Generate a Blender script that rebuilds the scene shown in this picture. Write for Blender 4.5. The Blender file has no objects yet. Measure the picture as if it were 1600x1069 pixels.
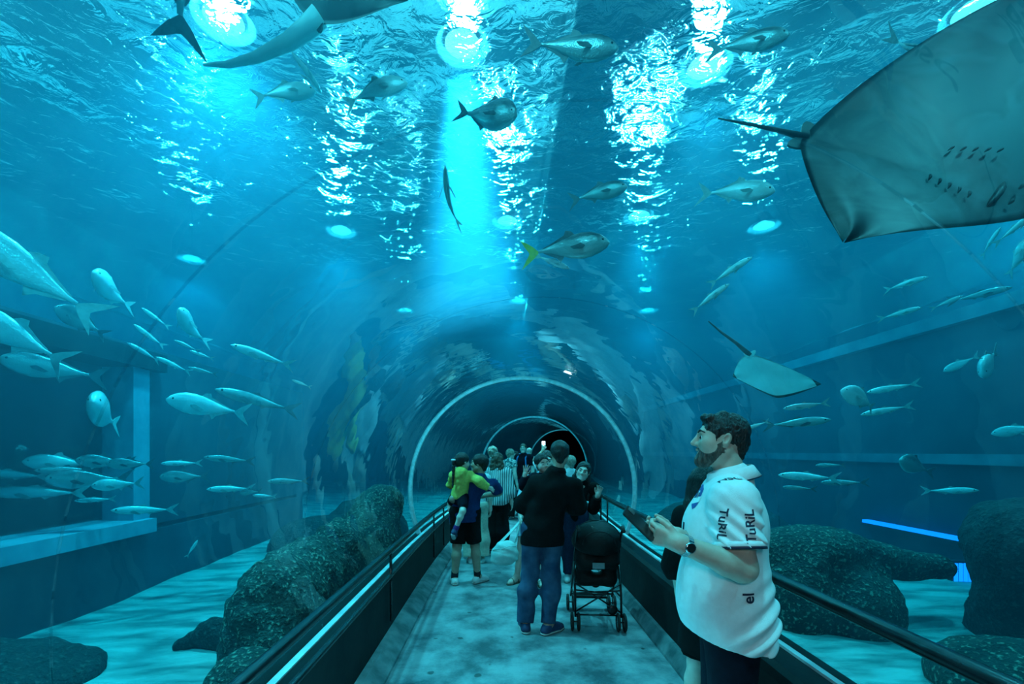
import bpy, bmesh, math, random
import numpy as np
from mathutils import Vector, Matrix, Euler
from mathutils.bvhtree import BVHTree

SC = bpy.context.scene
COL = SC.collection
PI = math.pi
# ------------------------------------------------------------------ camera
F = 711.0            # focal length in pixels of the 1600 x 1069 frame
VX, VY = 785.0, 705.0  # the point straight ahead of the camera
CZ = 1.70
cam = bpy.data.cameras.new('camera')
cam.sensor_width = 36.0
cam.lens = 36.0 * F / 1600.0
cam.shift_x = (800.0 - VX) / 1600.0
cam.shift_y = (VY - 534.5) / 1600.0
cam.clip_start = 0.05
cam.clip_end = 200
camo = bpy.data.objects.new('camera', cam)
COL.objects.link(camo)
camo.location = (0, 0, CZ)
camo.rotation_euler = (PI / 2, 0, 0)
SC.camera = camo
# ------------------------------------------------------------------ colour management, world, lights
vs = SC.view_settings
vs.view_transform = 'Standard'
vs.look = 'None'
vs.exposure = 1.22
vs.gamma = 1.0
vs.use_curve_mapping = False
world = bpy.data.worlds.new('world')
SC.world = world
world.use_nodes = True
world.node_tree.nodes['Background'].inputs[0].default_value = (0.02, 0.16, 0.22, 1)
world.node_tree.nodes['Background'].inputs[1].default_value = 0.02
cy = SC.cycles
cy.max_bounces = 8
cy.transparent_max_bounces = 32
cy.volume_bounces = 0
cy.transmission_bounces = 6
cy.glossy_bounces = 3
cy.diffuse_bounces = 2
cy.caustics_reflective = False
cy.caustics_refractive = False
cy.sample_clamp_indirect = 4.0
cy.sample_clamp_direct = 0.0
cy.use_denoising = True
cy.volume_step_rate = 5
cy.volume_max_steps = 64
LAMP_COL = (0.42, 0.90, 1.0)
# (x, y, z, point watts, spot watts, spot degrees)
LAMPS = [(-3.0, 4.9, 6.3, 1100, 4200, 100), (-0.46, 5.2, 6.3, 600, 88000, 15), (2.45, 5.5, 6.3, 600, 2200, 60), (5.0, 4.8, 6.3, 700, 1500, 80),
         (0.1, 9.2, 6.3, 700, 6000, 40), (2.7, 9.0, 6.3, 600, 3600, 60), (-3.4, 9.6, 6.3, 700, 2800, 90), (5.4, 9.4, 6.3, 600, 2200, 90),
         (0.5, 14.0, 6.3, 700, 3600, 70), (-3.2, 15.0, 6.3, 700, 2400, 90), (4.8, 15.0, 6.3, 700, 2400, 90),
         (1.6, 21.5, 6.3, 500, 1500, 80),
         (-7.0, 4.0, 6.3, 900, 2500, 110), (-7.5, 11.0, 6.3, 700, 1800, 110), (8.6, 7.0, 6.3, 700, 1800, 110),
         (-2.6, 0.6, 6.3, 900, 3000, 80), (3.6, 0.6, 6.3, 300, 1500, 90), (0.4, 0.2, 6.3, 900, 1500, 60)]  # this row hangs out of view, added to light the near fish and people
for i, (lx, ly, lz, pw, sw, sd) in enumerate(LAMPS):
    L = bpy.data.lights.new('lamp_glow', 'POINT'); L.energy = pw; L.color = LAMP_COL; L.shadow_soft_size = 0.16
    o = bpy.data.objects.new('lamp_glow', L); o.location = (lx, ly, lz - 0.12); COL.objects.link(o)
    L = bpy.data.lights.new('lamp_beam', 'SPOT'); L.energy = sw; L.color = LAMP_COL; L.shadow_soft_size = 0.14
    L.spot_size = math.radians(sd); L.spot_blend = 0.7
    o = bpy.data.objects.new('lamp_beam', L); o.location = (lx, ly, lz - 0.12); COL.objects.link(o)
    if i == 1: o.rotation_euler = (Vector((-0.08, 2.2, 0)) - o.location).to_track_quat('-Z', 'Y').to_euler()

# added fill light that brightens the people, unseen behind the camera
L = bpy.data.lights.new('added_fill_light', 'AREA'); L.energy = 11; L.color = (0.66, 0.94, 1.0); L.shape = 'RECTANGLE'; L.size = 0.9; L.size_y = 0.3
o = bpy.data.objects.new('added_fill_light', L); o.location = (-0.35, -1.7, 2.52); COL.objects.link(o)
o.rotation_euler = (Vector((0.7, 3.0, 1.2)) - o.location).to_track_quat('-Z', 'Y').to_euler()

# ------------------------------------------------------------------ helpers
def at(px, py, Y):
    """world point that stands at depth Y and shows at pixel (px, py)"""
    return Vector(((px - VX) * Y / F, Y, CZ - (py - VY) * Y / F))

def link(o, parent=None):
    COL.objects.link(o)
    if parent is not None:
        o.parent = parent
    return o

def tag(o, label=None, cat=None, group=None, kind=None):
    if label: o['label'] = label
    if cat: o['category'] = cat
    if group: o['group'] = group
    if kind: o['kind'] = kind
    return o

def empty(name, loc=(0, 0, 0), rz=0.0):
    o = bpy.data.objects.new(name, None)
    o.empty_display_size = 0.1
    o.location = loc
    o.rotation_euler = (0, 0, rz)
    COL.objects.link(o)
    return o

def meshobj(name, verts, faces, mat=None, parent=None, smooth=True, loc=None):
    me = bpy.data.meshes.new(name)
    me.from_pydata([tuple(v) for v in verts], [], [tuple(int(i) for i in f) for f in faces])
    me.update()
    if smooth:
        me.polygons.foreach_set('use_smooth', [True] * len(me.polygons))
    if mat is not None:
        me.materials.append(mat)
    o = bpy.data.objects.new(name, me)
    if loc is not None:
        o.location = loc
    return link(o, parent)

class MB:
    def __init__(self):
        self.v = []; self.f = []
    def add(self, vs, fs):
        n = len(self.v)
        self.v += [tuple(v) for v in vs]
        self.f += [tuple(i + n for i in f) for f in fs]
    def box(self, x0, x1, y0, y1, z0, z1, M=None):
        vs = [(x0, y0, z0), (x1, y0, z0), (x1, y1, z0), (x0, y1, z0), (x0, y0, z1), (x1, y0, z1), (x1, y1, z1), (x0, y1, z1)]
        if M is not None: vs = [M @ Vector(v) for v in vs]
        self.add(vs, [(3, 2, 1, 0), (4, 5, 6, 7), (0, 1, 5, 4), (1, 2, 6, 5), (2, 3, 7, 6), (3, 0, 4, 7)])
    def tube(self, pts, r, n=10, caps=True):
        pts = [Vector(p) for p in pts]
        rs = r if isinstance(r, (list, tuple)) else [r] * len(pts)
        rings = []
        up = None
        for i, p in enumerate(pts):
            a = pts[max(i - 1, 0)]; b = pts[min(i + 1, len(pts) - 1)]
            t = (b - a).normalized()
            if up is None:
                up = Vector((0, 0, 1)) if abs(t.z) < 0.9 else Vector((1, 0, 0))
            s = t.cross(up).normalized(); u = s.cross(t).normalized(); up = u
            rings.append([p + s * (rs[i] * math.cos(2 * PI * k / n)) + u * (rs[i] * math.sin(2 * PI * k / n)) for k in range(n)])
        vs = [v for rg in rings for v in rg]
        fs = []
        for i in range(len(rings) - 1):
            for k in range(n):
                fs.append((i * n + k, i * n + (k + 1) % n, (i + 1) * n + (k + 1) % n, (i + 1) * n + k))
        if caps:
            fs.append(tuple(range(n - 1, -1, -1)))
            fs.append(tuple((len(rings) - 1) * n + k for k in range(n)))
        self.add(vs, fs)
    def lathe(self, prof, n=20, M=None, cap=True):
        vs = []
        for r, z in prof:
            for k in range(n):
                v = Vector((r * math.cos(2 * PI * k / n), r * math.sin(2 * PI * k / n), z))
                vs.append(M @ v if M is not None else v)
        fs = []
        for i in range(len(prof) - 1):
            for k in range(n):
                fs.append((i * n + k, i * n + (k + 1) % n, (i + 1) * n + (k + 1) % n, (i + 1) * n + k))
        if cap:
            fs.append(tuple(range(n - 1, -1, -1)))
            fs.append(tuple((len(prof) - 1) * n + k for k in range(n)))
        self.add(vs, fs)
    def build(self, name, mat, parent=None, smooth=False, loc=None):
        return meshobj(name, self.v, self.f, mat, parent, smooth, loc)

# ------------------------------------------------------------------ materials
def nt_new(name):
    m = bpy.data.materials.new(name)
    m.use_nodes = True
    nt = m.node_tree
    for n in list(nt.nodes): nt.nodes.remove(n)
    out = nt.nodes.new('ShaderNodeOutputMaterial')
    return m, nt, out

def N(nt, typ, **kw):
    n = nt.nodes.new(typ)
    for k, v in kw.items():
        if k.startswith('in_'):
            n.inputs[int(k[3:])].default_value = v
        else:
            setattr(n, k, v)
    return n

def rgba(c):
    return (c[0], c[1], c[2], 1.0)

def noise_mat(name, c1, c2, rough=0.6, scale=6.0, detail=4.0, bump=0.0, bscale=None, metallic=0.0, lo=0.35, hi=0.65, spec=0.5, sheen=0.0, stretch=None, coat=0.0):
    """two tone procedural material: noise between c1 and c2, optional bump"""
    m, nt, out = nt_new(name)
    b = N(nt, 'ShaderNodeBsdfPrincipled')
    b.inputs['Roughness'].default_value = rough
    b.inputs['Metallic'].default_value = metallic
    b.inputs['Specular IOR Level'].default_value = spec
    if coat: b.inputs['Coat Weight'].default_value = coat
    tc = N(nt, 'ShaderNodeTexCoord')
    src = tc.outputs['Object']
    if stretch:
        mp = N(nt, 'ShaderNodeMapping')
        mp.inputs['Scale'].default_value = stretch
        nt.links.new(src, mp.inputs[0]); src = mp.outputs[0]
    nz = N(nt, 'ShaderNodeTexNoise')
    nz.inputs['Scale'].default_value = scale
    nz.inputs['Detail'].default_value = detail
    nt.links.new(src, nz.inputs['Vector'])
    cr = N(nt, 'ShaderNodeValToRGB')
    cr.color_ramp.elements[0].position = lo; cr.color_ramp.elements[0].color = rgba(c1)
    cr.color_ramp.elements[1].position = hi; cr.color_ramp.elements[1].color = rgba(c2)
    nt.links.new(nz.outputs['Fac'], cr.inputs[0])
    nt.links.new(cr.outputs[0], b.inputs['Base Color'])
    if bump:
        n2 = N(nt, 'ShaderNodeTexNoise')
        n2.inputs['Scale'].default_value = bscale or scale * 4
        n2.inputs['Detail'].default_value = 3
        nt.links.new(src, n2.inputs['Vector'])
        bp = N(nt, 'ShaderNodeBump'); bp.inputs['Strength'].default_value = bump; bp.inputs['Distance'].default_value = 0.02
        nt.links.new(n2.outputs['Fac'], bp.inputs['Height'])
        nt.links.new(bp.outputs[0], b.inputs['Normal'])
    nt.links.new(b.outputs[0], out.inputs[0])
    return m

def plain(name, c, rough=0.5, var=0.15, **kw):
    c2 = tuple(min(1, x * (1 + var)) for x in c); c1 = tuple(x * (1 - var) for x in c)
    return noise_mat(name, c1, c2, rough, kw.pop('scale', 20.0), **kw)

def emis_mat(name, c, s):
    m, nt, out = nt_new(name)
    e = N(nt, 'ShaderNodeEmission'); e.inputs[0].default_value = rgba(c); e.inputs[1].default_value = s
    nt.links.new(e.outputs[0], out.inputs[0])
    return m

def acrylic_mat(name, f0=0.04, bump=0.05, tint=(0.985, 1, 1), scale=2.5):
    """thin clear acrylic: straight-through light plus Schlick reflection on a slightly wavy surface"""
    m, nt, out = nt_new(name)
    tr = N(nt, 'ShaderNodeBsdfTransparent'); tr.inputs[0].default_value = rgba(tint)
    gl = N(nt, 'ShaderNodeBsdfGlossy'); gl.inputs['Roughness'].default_value = 0.0; gl.inputs[0].default_value = (0.95, 0.98, 1, 1)
    lw = N(nt, 'ShaderNodeLayerWeight')
    pw = N(nt, 'ShaderNodeMath', operation='POWER'); pw.inputs[1].default_value = 5.0
    ma = N(nt, 'ShaderNodeMath', operation='MULTIPLY_ADD'); ma.inputs[1].default_value = (1 - f0) if f0 > 0.01 else 0.1; ma.inputs[2].default_value = f0
    mx = N(nt, 'ShaderNodeMixShader')
    tc = N(nt, 'ShaderNodeTexCoord')
    nz = N(nt, 'ShaderNodeTexNoise'); nz.inputs['Scale'].default_value = scale; nz.inputs['Detail'].default_value = 2.0
    bp = N(nt, 'ShaderNodeBump'); bp.inputs['Strength'].default_value = bump; bp.inputs['Distance'].default_value = 0.05
    nt.links.new(tc.outputs['Object'], nz.inputs['Vector'])
    nt.links.new(nz.outputs['Fac'], bp.inputs['Height'])
    nt.links.new(bp.outputs[0], gl.inputs['Normal'])
    nt.links.new(lw.outputs['Facing'], pw.inputs[0]); nt.links.new(pw.outputs[0], ma.inputs[0])
    nt.links.new(ma.outputs[0], mx.inputs[0])
    nt.links.new(tr.outputs[0], mx.inputs[1]); nt.links.new(gl.outputs[0], mx.inputs[2])
    nt.links.new(mx.outputs[0], out.inputs[0])
    return m

# ------------------------------------------------------------------ the tank and the tunnel
C0, RT, ZC = 0.27, 1.62, 1.13
def cx(y):
    return 0.0 if y < 5 else 0.0088 * (y - 5) ** 2
Y0, Y1 = -2.6, 25.0
def yrange(a, b, step=0.4):
    n = max(1, int(round((b - a) / step)))
    return [a + (b - a) * i / n for i in range(n + 1)]
def sweep(name, prof, a, b, mat, closed=True, smooth=False, step=0.4, parent=None, caps=True):
    ys = yrange(a, b, step); n = len(prof)
    vs = [(x + cx(y), y, z) for y in ys for (x, z) in prof]
    fs = []
    for i in range(len(ys) - 1):
        for k in range(n if closed else n - 1):
            k2 = (k + 1) % n
            fs.append((i * n + k, (i + 1) * n + k, (i + 1) * n + k2, i * n + k2))
    if closed and caps:
        fs.append(tuple(range(n))); fs.append(tuple((len(ys) - 1) * n + k for k in range(n - 1, -1, -1)))
    return meshobj(name, vs, fs, mat, parent, smooth)
def arc(r, a0, a1, n):
    return [(C0 + r * math.cos(a0 + (a1 - a0) * i / n), ZC + r * math.sin(a0 + (a1 - a0) * i / n)) for i in range(n + 1)]

TX0, TX1 = -4.3, 6.2       # side walls of the tank
OX0, OX1 = -11.0, 11.5   # outer walls of the tank
GY = 9.5                  # far end of the viewing gallery on the left
TY0, TY1 = -2.6, 25.0
ZS = 5.7                   # water level
AB = math.asin((0.5 - ZC) / RT)

# floor of the walkway
def floor_material():
    m, nt, out = nt_new('wet_concrete')
    b = N(nt, 'ShaderNodeBsdfPrincipled')
    tc = N(nt, 'ShaderNodeTexCoord')
    n1 = N(nt, 'ShaderNodeTexNoise'); n1.inputs['Scale'].default_value = 2.2; n1.inputs['Detail'].default_value = 6; n1.inputs['Roughness'].default_value = 0.65
    cr = N(nt, 'ShaderNodeValToRGB')
    cr.color_ramp.elements[0].position = 0.36; cr.color_ramp.elements[0].color = (0.055, 0.09, 0.105, 1)
    cr.color_ramp.elements[1].position = 0.62; cr.color_ramp.elements[1].color = (0.30, 0.375, 0.395, 1)
    n2 = N(nt, 'ShaderNodeTexVoronoi'); n2.inputs['Scale'].default_value = 3.6
    n3 = N(nt, 'ShaderNodeTexNoise'); n3.inputs['Scale'].default_value = 9; n3.inputs['Detail'].default_value = 3
    ad = N(nt, 'ShaderNodeMath', operation='MULTIPLY_ADD'); ad.inputs[1].default_value = 0.30; 
    cs = N(nt, 'ShaderNodeValToRGB')
    cs.color_ramp.elements[0].position = 0.215; cs.color_ramp.elements[0].color = (0.16, 0.16, 0.16, 1)
    cs.color_ramp.elements[1].position = 0.25; cs.color_ramp.elements[1].color = (1, 1, 1, 1)
    mx = N(nt, 'ShaderNodeMix', data_type='RGBA', blend_type='MULTIPLY'); mx.inputs[0].default_value = 0.85
    n4 = N(nt, 'ShaderNodeTexNoise'); n4.inputs['Scale'].default_value = 60; n4.inputs['Detail'].default_value = 4
    bp = N(nt, 'ShaderNodeBump'); bp.inputs['Strength'].default_value = 0.25; bp.inputs['Distance'].default_value = 0.01
    for n in (n1, n2, n3, n4): nt.links.new(tc.outputs['Object'], n.inputs['Vector'])
    nt.links.new(n3.outputs['Fac'], ad.inputs[0]); nt.links.new(n2.outputs['Distance'], ad.inputs[2])
    nt.links.new(n1.outputs['Fac'], cr.inputs[0]); nt.links.new(ad.outputs[0], cs.inputs[0])
    nt.links.new(cr.outputs[0], mx.inputs[6]); nt.links.new(cs.outputs[0], mx.inputs[7])
    nt.links.new(mx.outputs[2], b.inputs['Base Color'])
    nt.links.new(n4.outputs['Fac'], bp.inputs['Height']); nt.links.new(bp.outputs[0], b.inputs['Normal'])
    b.inputs['Roughness'].default_value = 0.42
    nt.links.new(b.outputs[0], out.inputs[0])
    return m
M = {}
M['floor'] = floor_material()
M['curb'] = noise_mat('stained_curb', (0.05, 0.09, 0.10), (0.20, 0.27, 0.28), 0.6, 5, 5, bump=0.3)
M['parapet'] = noise_mat('black_parapet', (0.004, 0.005, 0.006), (0.011, 0.013, 0.015), 0.6, 3, 4, bump=0.1, spec=0.15)
M['ledge'] = noise_mat('dark_ledge', (0.012, 0.016, 0.02), (0.035, 0.045, 0.05), 0.45, 8, 5, bump=0.15)
M['white_strip'] = noise_mat('white_strip', (0.42, 0.55, 0.58), (0.80, 0.88, 0.90), 0.5, 4, 5, bump=0.2)
M['rail'] = noise_mat('black_rail', (0.006, 0.008, 0.010), (0.015, 0.018, 0.022), 0.25, 20, 2)
M['acrylic'] = acrylic_mat('acrylic', bump=0.09)
M['joint'] = plain('joint_sealant', (0.55, 0.75, 0.80), 0.3)
M['acrylic_wet'] = acrylic_mat('acrylic_wet_side', f0=0.004)
M['seam'] = acrylic_mat('bonded_seam', f0=0.12, tint=(0.90, 0.97, 0.98))

fl = sweep('floor', [(-1.02, -0.2), (-1.02, 0.0), (1.45, 0.0), (1.45, -0.2)], Y0, Y1, M['floor'])
tag(fl, kind='structure')
o = sweep('baseboard_left', [(-1.02, -0.1), (-1.02, 0.10), (-0.97, 0.09), (-0.86, 0.015), (-0.82, -0.1)], Y0, Y1, M['curb']); tag(o, kind='structure')
o = sweep('baseboard_right', [(1.45, -0.1), (1.45, 0.12), (1.40, 0.11), (1.34, 0.02), (1.32, -0.1)], Y0, Y1, M['curb']); tag(o, kind='structure')
wl = sweep('wall_left', [(-1.02, -0.2), (-1.02, 0.535), (-1.03, 0.552), (-1.05, 0.556), (-1.17, 0.50), (-1.33, 0.48), (-1.33, -0.2)], Y0, Y1, M['parapet']); tag(wl, kind='structure')
wr = sweep('wall_right', [(1.43, -0.2), (1.43, 0.50), (1.45, 0.54), (1.49, 0.556), (1.71, 0.50), (1.86, 0.48), (1.86, -0.2)], Y0, Y1, M['parapet']); tag(wr, kind='structure')
o = sweep('trim_1', [(-1.155, 0.500), (-1.155, 0.517), (-1.205, 0.511), (-1.205, 0.49)], Y0, Y1, M['white_strip']); tag(o, kind='structure')
o = sweep('trim_2', [(1.70, 0.49), (1.70, 0.520), (1.745, 0.514), (1.745, 0.48)], Y0, Y1, M['white_strip']); tag(o, kind='structure')

# acrylic panels between the joints
SEAMS = [Y0, 1.36, 3.1, 6.6, 14.0, 22.5, Y1]
inner = arc(RT, AB, PI - AB, 56); outer = arc(RT + 0.06, AB, PI - AB, 56)
for i in range(len(SEAMS) - 1):
    o = sweep('window_%d' % (i + 1), inner + outer[::-1], SEAMS[i] + 0.004, SEAMS[i + 1] - 0.004, M['acrylic'], smooth=True, step=0.5, caps=False)
    tag(o, kind='structure'); o.data.materials.append(M['acrylic_wet'])
    n2 = len(inner) * 2
    o.data.polygons.foreach_set('material_index', [0 if (j % n2) < len(inner) - 1 else 1 for j in range(len(o.data.polygons))])
for i, y in enumerate(SEAMS[1:-1]):
    fine = i < 2
    h = 0.004 if fine else 0.03
    a = arc(RT - (0.002 if fine else 0.018), AB, PI - AB, 56); b = arc(RT + (0.002 if fine else 0.035), AB, PI - AB, 56)
    o = sweep('trim_%d' % (i + 3), a + b[::-1], y - h, y + h, M['seam'] if fine else M['joint'], smooth=False, step=1)
    tag(o, kind='structure')

# ------------------------------------------------------------------ sand bed
M['sand'] = noise_mat('pale_sand', (0.17, 0.24, 0.24), (0.60, 0.68, 0.65), 0.8, 3.2, 9, bump=0.6, bscale=30, stretch=(0.5, 1.7, 1), lo=0.36, hi=0.62)
rng = np.random.RandomState(7)
_wv = [(rng.uniform(0.5, 3.0), rng.uniform(0, 2 * PI), rng.uniform(0, 2 * PI), rng.uniform(0.4, 1)) for _ in range(18)]
def bumps(x, y, s=1.0):
    h = 0
    for k, th, ph, a in _wv:
        h = h + a / k * np.sin(k * s * (x * math.cos(th) + y * math.sin(th)) + ph)
    return h / 6.0
def grid(name, xs, ys, zfun, mat, parent=None):
    X, Y = np.meshgrid(xs, ys)
    Z = zfun(X, Y)
    V = np.stack([X, Y, Z], -1).reshape(-1, 3)
    nx, ny = len(xs), len(ys)
    i = np.arange(nx * ny).reshape(ny, nx)
    Fc = np.stack([i[:-1, :-1], i[:-1, 1:], i[1:, 1:], i[1:, :-1]], -1).reshape(-1, 4)
    me = bpy.data.meshes.new(name)
    me.from_pydata(V.tolist(), [], Fc.tolist()); me.update()
    me.polygons.foreach_set('use_smooth', [True] * len(me.polygons))
    me.materials.append(mat)
    o = bpy.data.objects.new(name, me)
    return link(o, parent)
sand = grid('sand_bed', np.linspace(OX0 - 0.1, OX1 + 0.1, 300), np.linspace(TY0, TY1, 240),
            lambda X, Y: np.where((X > -1.32 + np.where(Y < 5, 0, 0.0088 * (Y - 5) ** 2)) & (X < 1.85 + np.where(Y < 5, 0, 0.0088 * (Y - 5) ** 2)), -0.15, 0.08 + 0.10 * bumps(X, Y, 1.3) + 0.02 * bumps(X, Y, 6)), M['sand'])
tag(sand, 'pale rippled sand covering the bottom of the tank', 'sand', kind='stuff')

# ------------------------------------------------------------------ tank walls, with a viewing window on the left
M['tank_wall'] = noise_mat('tank_wall_paint', (0.10, 0.24, 0.30), (0.40, 0.58, 0.64), 0.7, 0.9, 6, bump=0.15, bscale=8)
M['tank_dark'] = noise_mat('dark_tank_wall', (0.012, 0.03, 0.05), (0.04, 0.08, 0.11), 0.8, 1.2, 5, bump=0.2, bscale=8)
M['frame_blue'] = noise_mat('window_frame_paint', (0.20, 0.36, 0.48), (0.36, 0.52, 0.64), 0.6, 3, 4)
M['frame_dim'] = noise_mat('dim_ledge_paint', (0.07, 0.14, 0.19), (0.14, 0.24, 0.30), 0.7, 3, 4)
M['blue_room'] = plain('blue_room_wall', (0.05, 0.16, 0.30), 0.8, scale=2)
def wall(name, boxes, mat):
    mb = MB()
    for b in boxes: mb.box(*b)
    o = mb.build(name, mat); tag(o, kind='structure'); return o
WY0, WY1, WZ0, WZ1 = -1.0, 5.35, 0.80, 2.72
wall('wall_gallery', [(TX0 - 0.35, TX0, TY0, GY, WZ1, 2.95), (TX0 - 0.35, TX0, TY0, WY0, WZ0, WZ1), (TX0 - 0.35, TX0, WY1, GY, WZ0, WZ1), (TX0 - 3.6, TX0, GY, GY + 0.3, -0.3, 2.95), (TX0 - 3.6, TX0 - 0.35, TY0, GY, 2.85, 2.95)], M['tank_dark'])
wall('wall_gallery_base', [(TX0 - 0.35, TX0 + 0.02, TY0, GY + 0.02, -0.3, WZ0 - 0.06)], M['tank_dark'])
wall('wall_partition', [(TX1, TX1 + 0.3, TY0, 20, -0.3, 3.42)], M['tank_dark'])
wall('wall_tank_left', [(OX0 - 0.3, OX0, TY0, TY1, -0.3, ZS + 0.03)], M['tank_wall'])
wall('wall_tank_right', [(OX1, OX1 + 0.3, TY0, TY1, -0.3, ZS + 0.03)], M['tank_wall'])
bx = C0 + cx(TY1)
wall('wall_tank_back', [(OX0 - 0.3, bx - RT - 0.05, TY1, TY1 + 0.3, -0.3, ZS + 0.03), (bx + RT + 0.05, OX1 + 0.3, TY1, TY1 + 0.3, -0.3, ZS + 0.03), (bx - RT - 0.1, bx + RT + 0.1, TY1, TY1 + 0.3, ZC + RT + 0.06, ZS + 0.03)], M['tank_dark'])
wall('wall_corridor', [(bx - 2.2, bx - 2.0, TY1 + 0.3, TY1 + 6, -0.3, 3.2), (bx + 3.5, bx + 3.7, TY1 + 0.3, TY1 + 6, -0.3, 3.2), (bx - 2.2, bx + 3.7, TY1 + 6, TY1 + 6.2, -0.3, 3.2), (bx - 2.2, bx + 3.7, TY1 + 0.3, TY1 + 6, 3.2, 3.3), (bx - 2.2, bx + 3.7, TY1, TY1 + 6, -0.3, -0.02)], M['parapet'])
# viewing window in the left tank wall: sill, posts, head beam, pane, and the blue room beyond
mb = MB(); mb.box(TX0 - 0.4, TX0 + 0.16, WY0 - 0.1, WY1 + 0.1, WZ0 - 0.06, WZ0 + 0.10)
o = mb.build('trim_8', M['frame_blue']); tag(o, kind='structure')
mb = MB(); mb.box(TX0 - 0.30, TX0 + 0.06, WY1 - 0.12, WY1 + 0.12, WZ0 + 0.1, WZ1)
o = mb.build('trim_9', M['frame_blue']); tag(o, kind='structure')
mb = MB(); mb.box(TX0 - 0.3, TX0 + 0.14, WY0, WY1 + 0.3, WZ1 - 0.05, WZ1 + 0.16)
o = mb.build('trim_10', M['parapet']); tag(o, kind='structure')
mb = MB(); mb.box(TX0 - 0.2, TX0 - 0.16, WY0, WY1, WZ0 + 0.1, WZ1)
o = mb.build('window_8', M['acrylic']); tag(o, kind='structure')
wall('wall_blue_room', [(TX0 - 3.4, TX0 - 3.2, WY0 - 1, GY, -0.3, 2.85), (TX0 - 3.2, TX0 - 0.35, WY1 + 1.3, WY1 + 1.5, -0.3, 2.85), (TX0 - 3.2, TX0 - 0.35, WY0 - 1, WY1 + 1.3, -0.3, -0.2)], M['blue_room'])
# ledges along the right tank wall and the blue light strip at its foot
mb = MB(); mb.box(TX1 - 0.12, TX1 + 0.42, TY0, 20, 3.42, 3.60)
o = mb.build('trim_11', M['frame_dim']); tag(o, kind='structure')
mb = MB(); mb.box(TX1 - 0.10, TX1 + 0.05, TY0, 20, 1.52, 1.66)
o = mb.build('trim_12', M['frame_dim']); tag(o, kind='structure')

# ------------------------------------------------------------------ hall above the water
M['hall'] = noise_mat('hall_ceiling_paint', (0.10, 0.20, 0.24), (0.50, 0.66, 0.70), 0.8, 0.7, 5)
M['catwalk'] = plain('catwalk_steel', (0.012, 0.016, 0.02), 0.6)
wall('ceiling', [(OX0 - 2, OX1 + 2, TY0 - 1, TY1 + 3, 8.6, 8.8)], M['hall'])
wall('wall_hall', [(OX0 - 2.2, OX0 - 2, TY0 - 1, TY1 + 3, ZS - 0.1, 8.8), (OX1 + 2, OX1 + 2.2, TY0 - 1, TY1 + 3, ZS - 0.1, 8.8), (OX0 - 2.2, OX1 + 2.2, TY1 + 2.8, TY1 + 3, ZS - 0.1, 8.8)], M['hall'])
cw = empty('catwalk', (1.35, 11, 6.12))
mb = MB(); mb.box(-0.62, 0.62, -11, 10, 0, 0.06); mb.build('deck', M['catwalk'], cw)
for sx in (-0.58, 0.58):
    mb = MB(); mb.box(sx - 0.05, sx + 0.05, -11, 10, -0.12, 0.02); mb.build('beam', M['catwalk'], cw)
    mb = MB(); mb.tube([(sx, -11, 1.0), (sx, 10, 1.0)], 0.025, 6); mb.build('guard_rail', M['catwalk'], cw)
for k in range(8):
    mb = MB(); mb.box(-0.7, 0.7, -10.5 + k * 2.8, -10.38 + k * 2.8, -0.16, 0.0); mb.build('crossbeam', M['catwalk'], cw)
tag(cw, 'dark steel catwalk crossing above the water surface', 'catwalk')

# ------------------------------------------------------------------ water surface and water
def surface_material():
    m, nt, out = nt_new('water_surface')
    tc = N(nt, 'ShaderNodeTexCoord')
    n1 = N(nt, 'ShaderNodeTexNoise'); n1.inputs['Scale'].default_value = 4.5; n1.inputs['Detail'].default_value = 4; n1.inputs['Distortion'].default_value = 0.8
    nt.links.new(tc.outputs['Object'], n1.inputs['Vector'])
    bp = N(nt, 'ShaderNodeBump'); bp.inputs['Strength'].default_value = 0.8; bp.inputs['Distance'].default_value = 0.06
    nt.links.new(n1.outputs['Fac'], bp.inputs['Height'])
    tr = N(nt, 'ShaderNodeBsdfTransparent'); tr.inputs[0].default_value = (0.9, 0.98, 1, 1)
    rf = N(nt, 'ShaderNodeBsdfRefraction'); rf.inputs['Roughness'].default_value = 0.03; rf.inputs['IOR'].default_value = 1.25
    gl = N(nt, 'ShaderNodeBsdfGlossy'); gl.inputs['Roughness'].default_value = 0.04; gl.inputs[0].default_value = (0.9, 1, 1, 1)
    nt.links.new(bp.outputs[0], rf.inputs['Normal']); nt.links.new(bp.outputs[0], gl.inputs['Normal'])
    m1 = N(nt, 'ShaderNodeMixShader'); m1.inputs[0].default_value = 0.82
    nt.links.new(tr.outputs[0], m1.inputs[1]); nt.links.new(rf.outputs[0], m1.inputs[2])
    m2 = N(nt, 'ShaderNodeMixShader'); m2.inputs[0].default_value = 0.22
    nt.links.new(m1.outputs[0], m2.inputs[1]); nt.links.new(gl.outputs[0], m2.inputs[2])
    nt.links.new(m2.outputs[0], out.inputs[0])
    return m
M['surface'] = surface_material()
ws = grid('water_surface', np.linspace(OX0, OX1, 360), np.linspace(TY0, TY1, 420),
          lambda X, Y: ZS + 0.10 * bumps(X, Y, 1.6) + 0.05 * bumps(X + 9, Y, 3.7), M['surface'])
tag(ws, 'rippling water surface seen from below', 'water', kind='structure')

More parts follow.
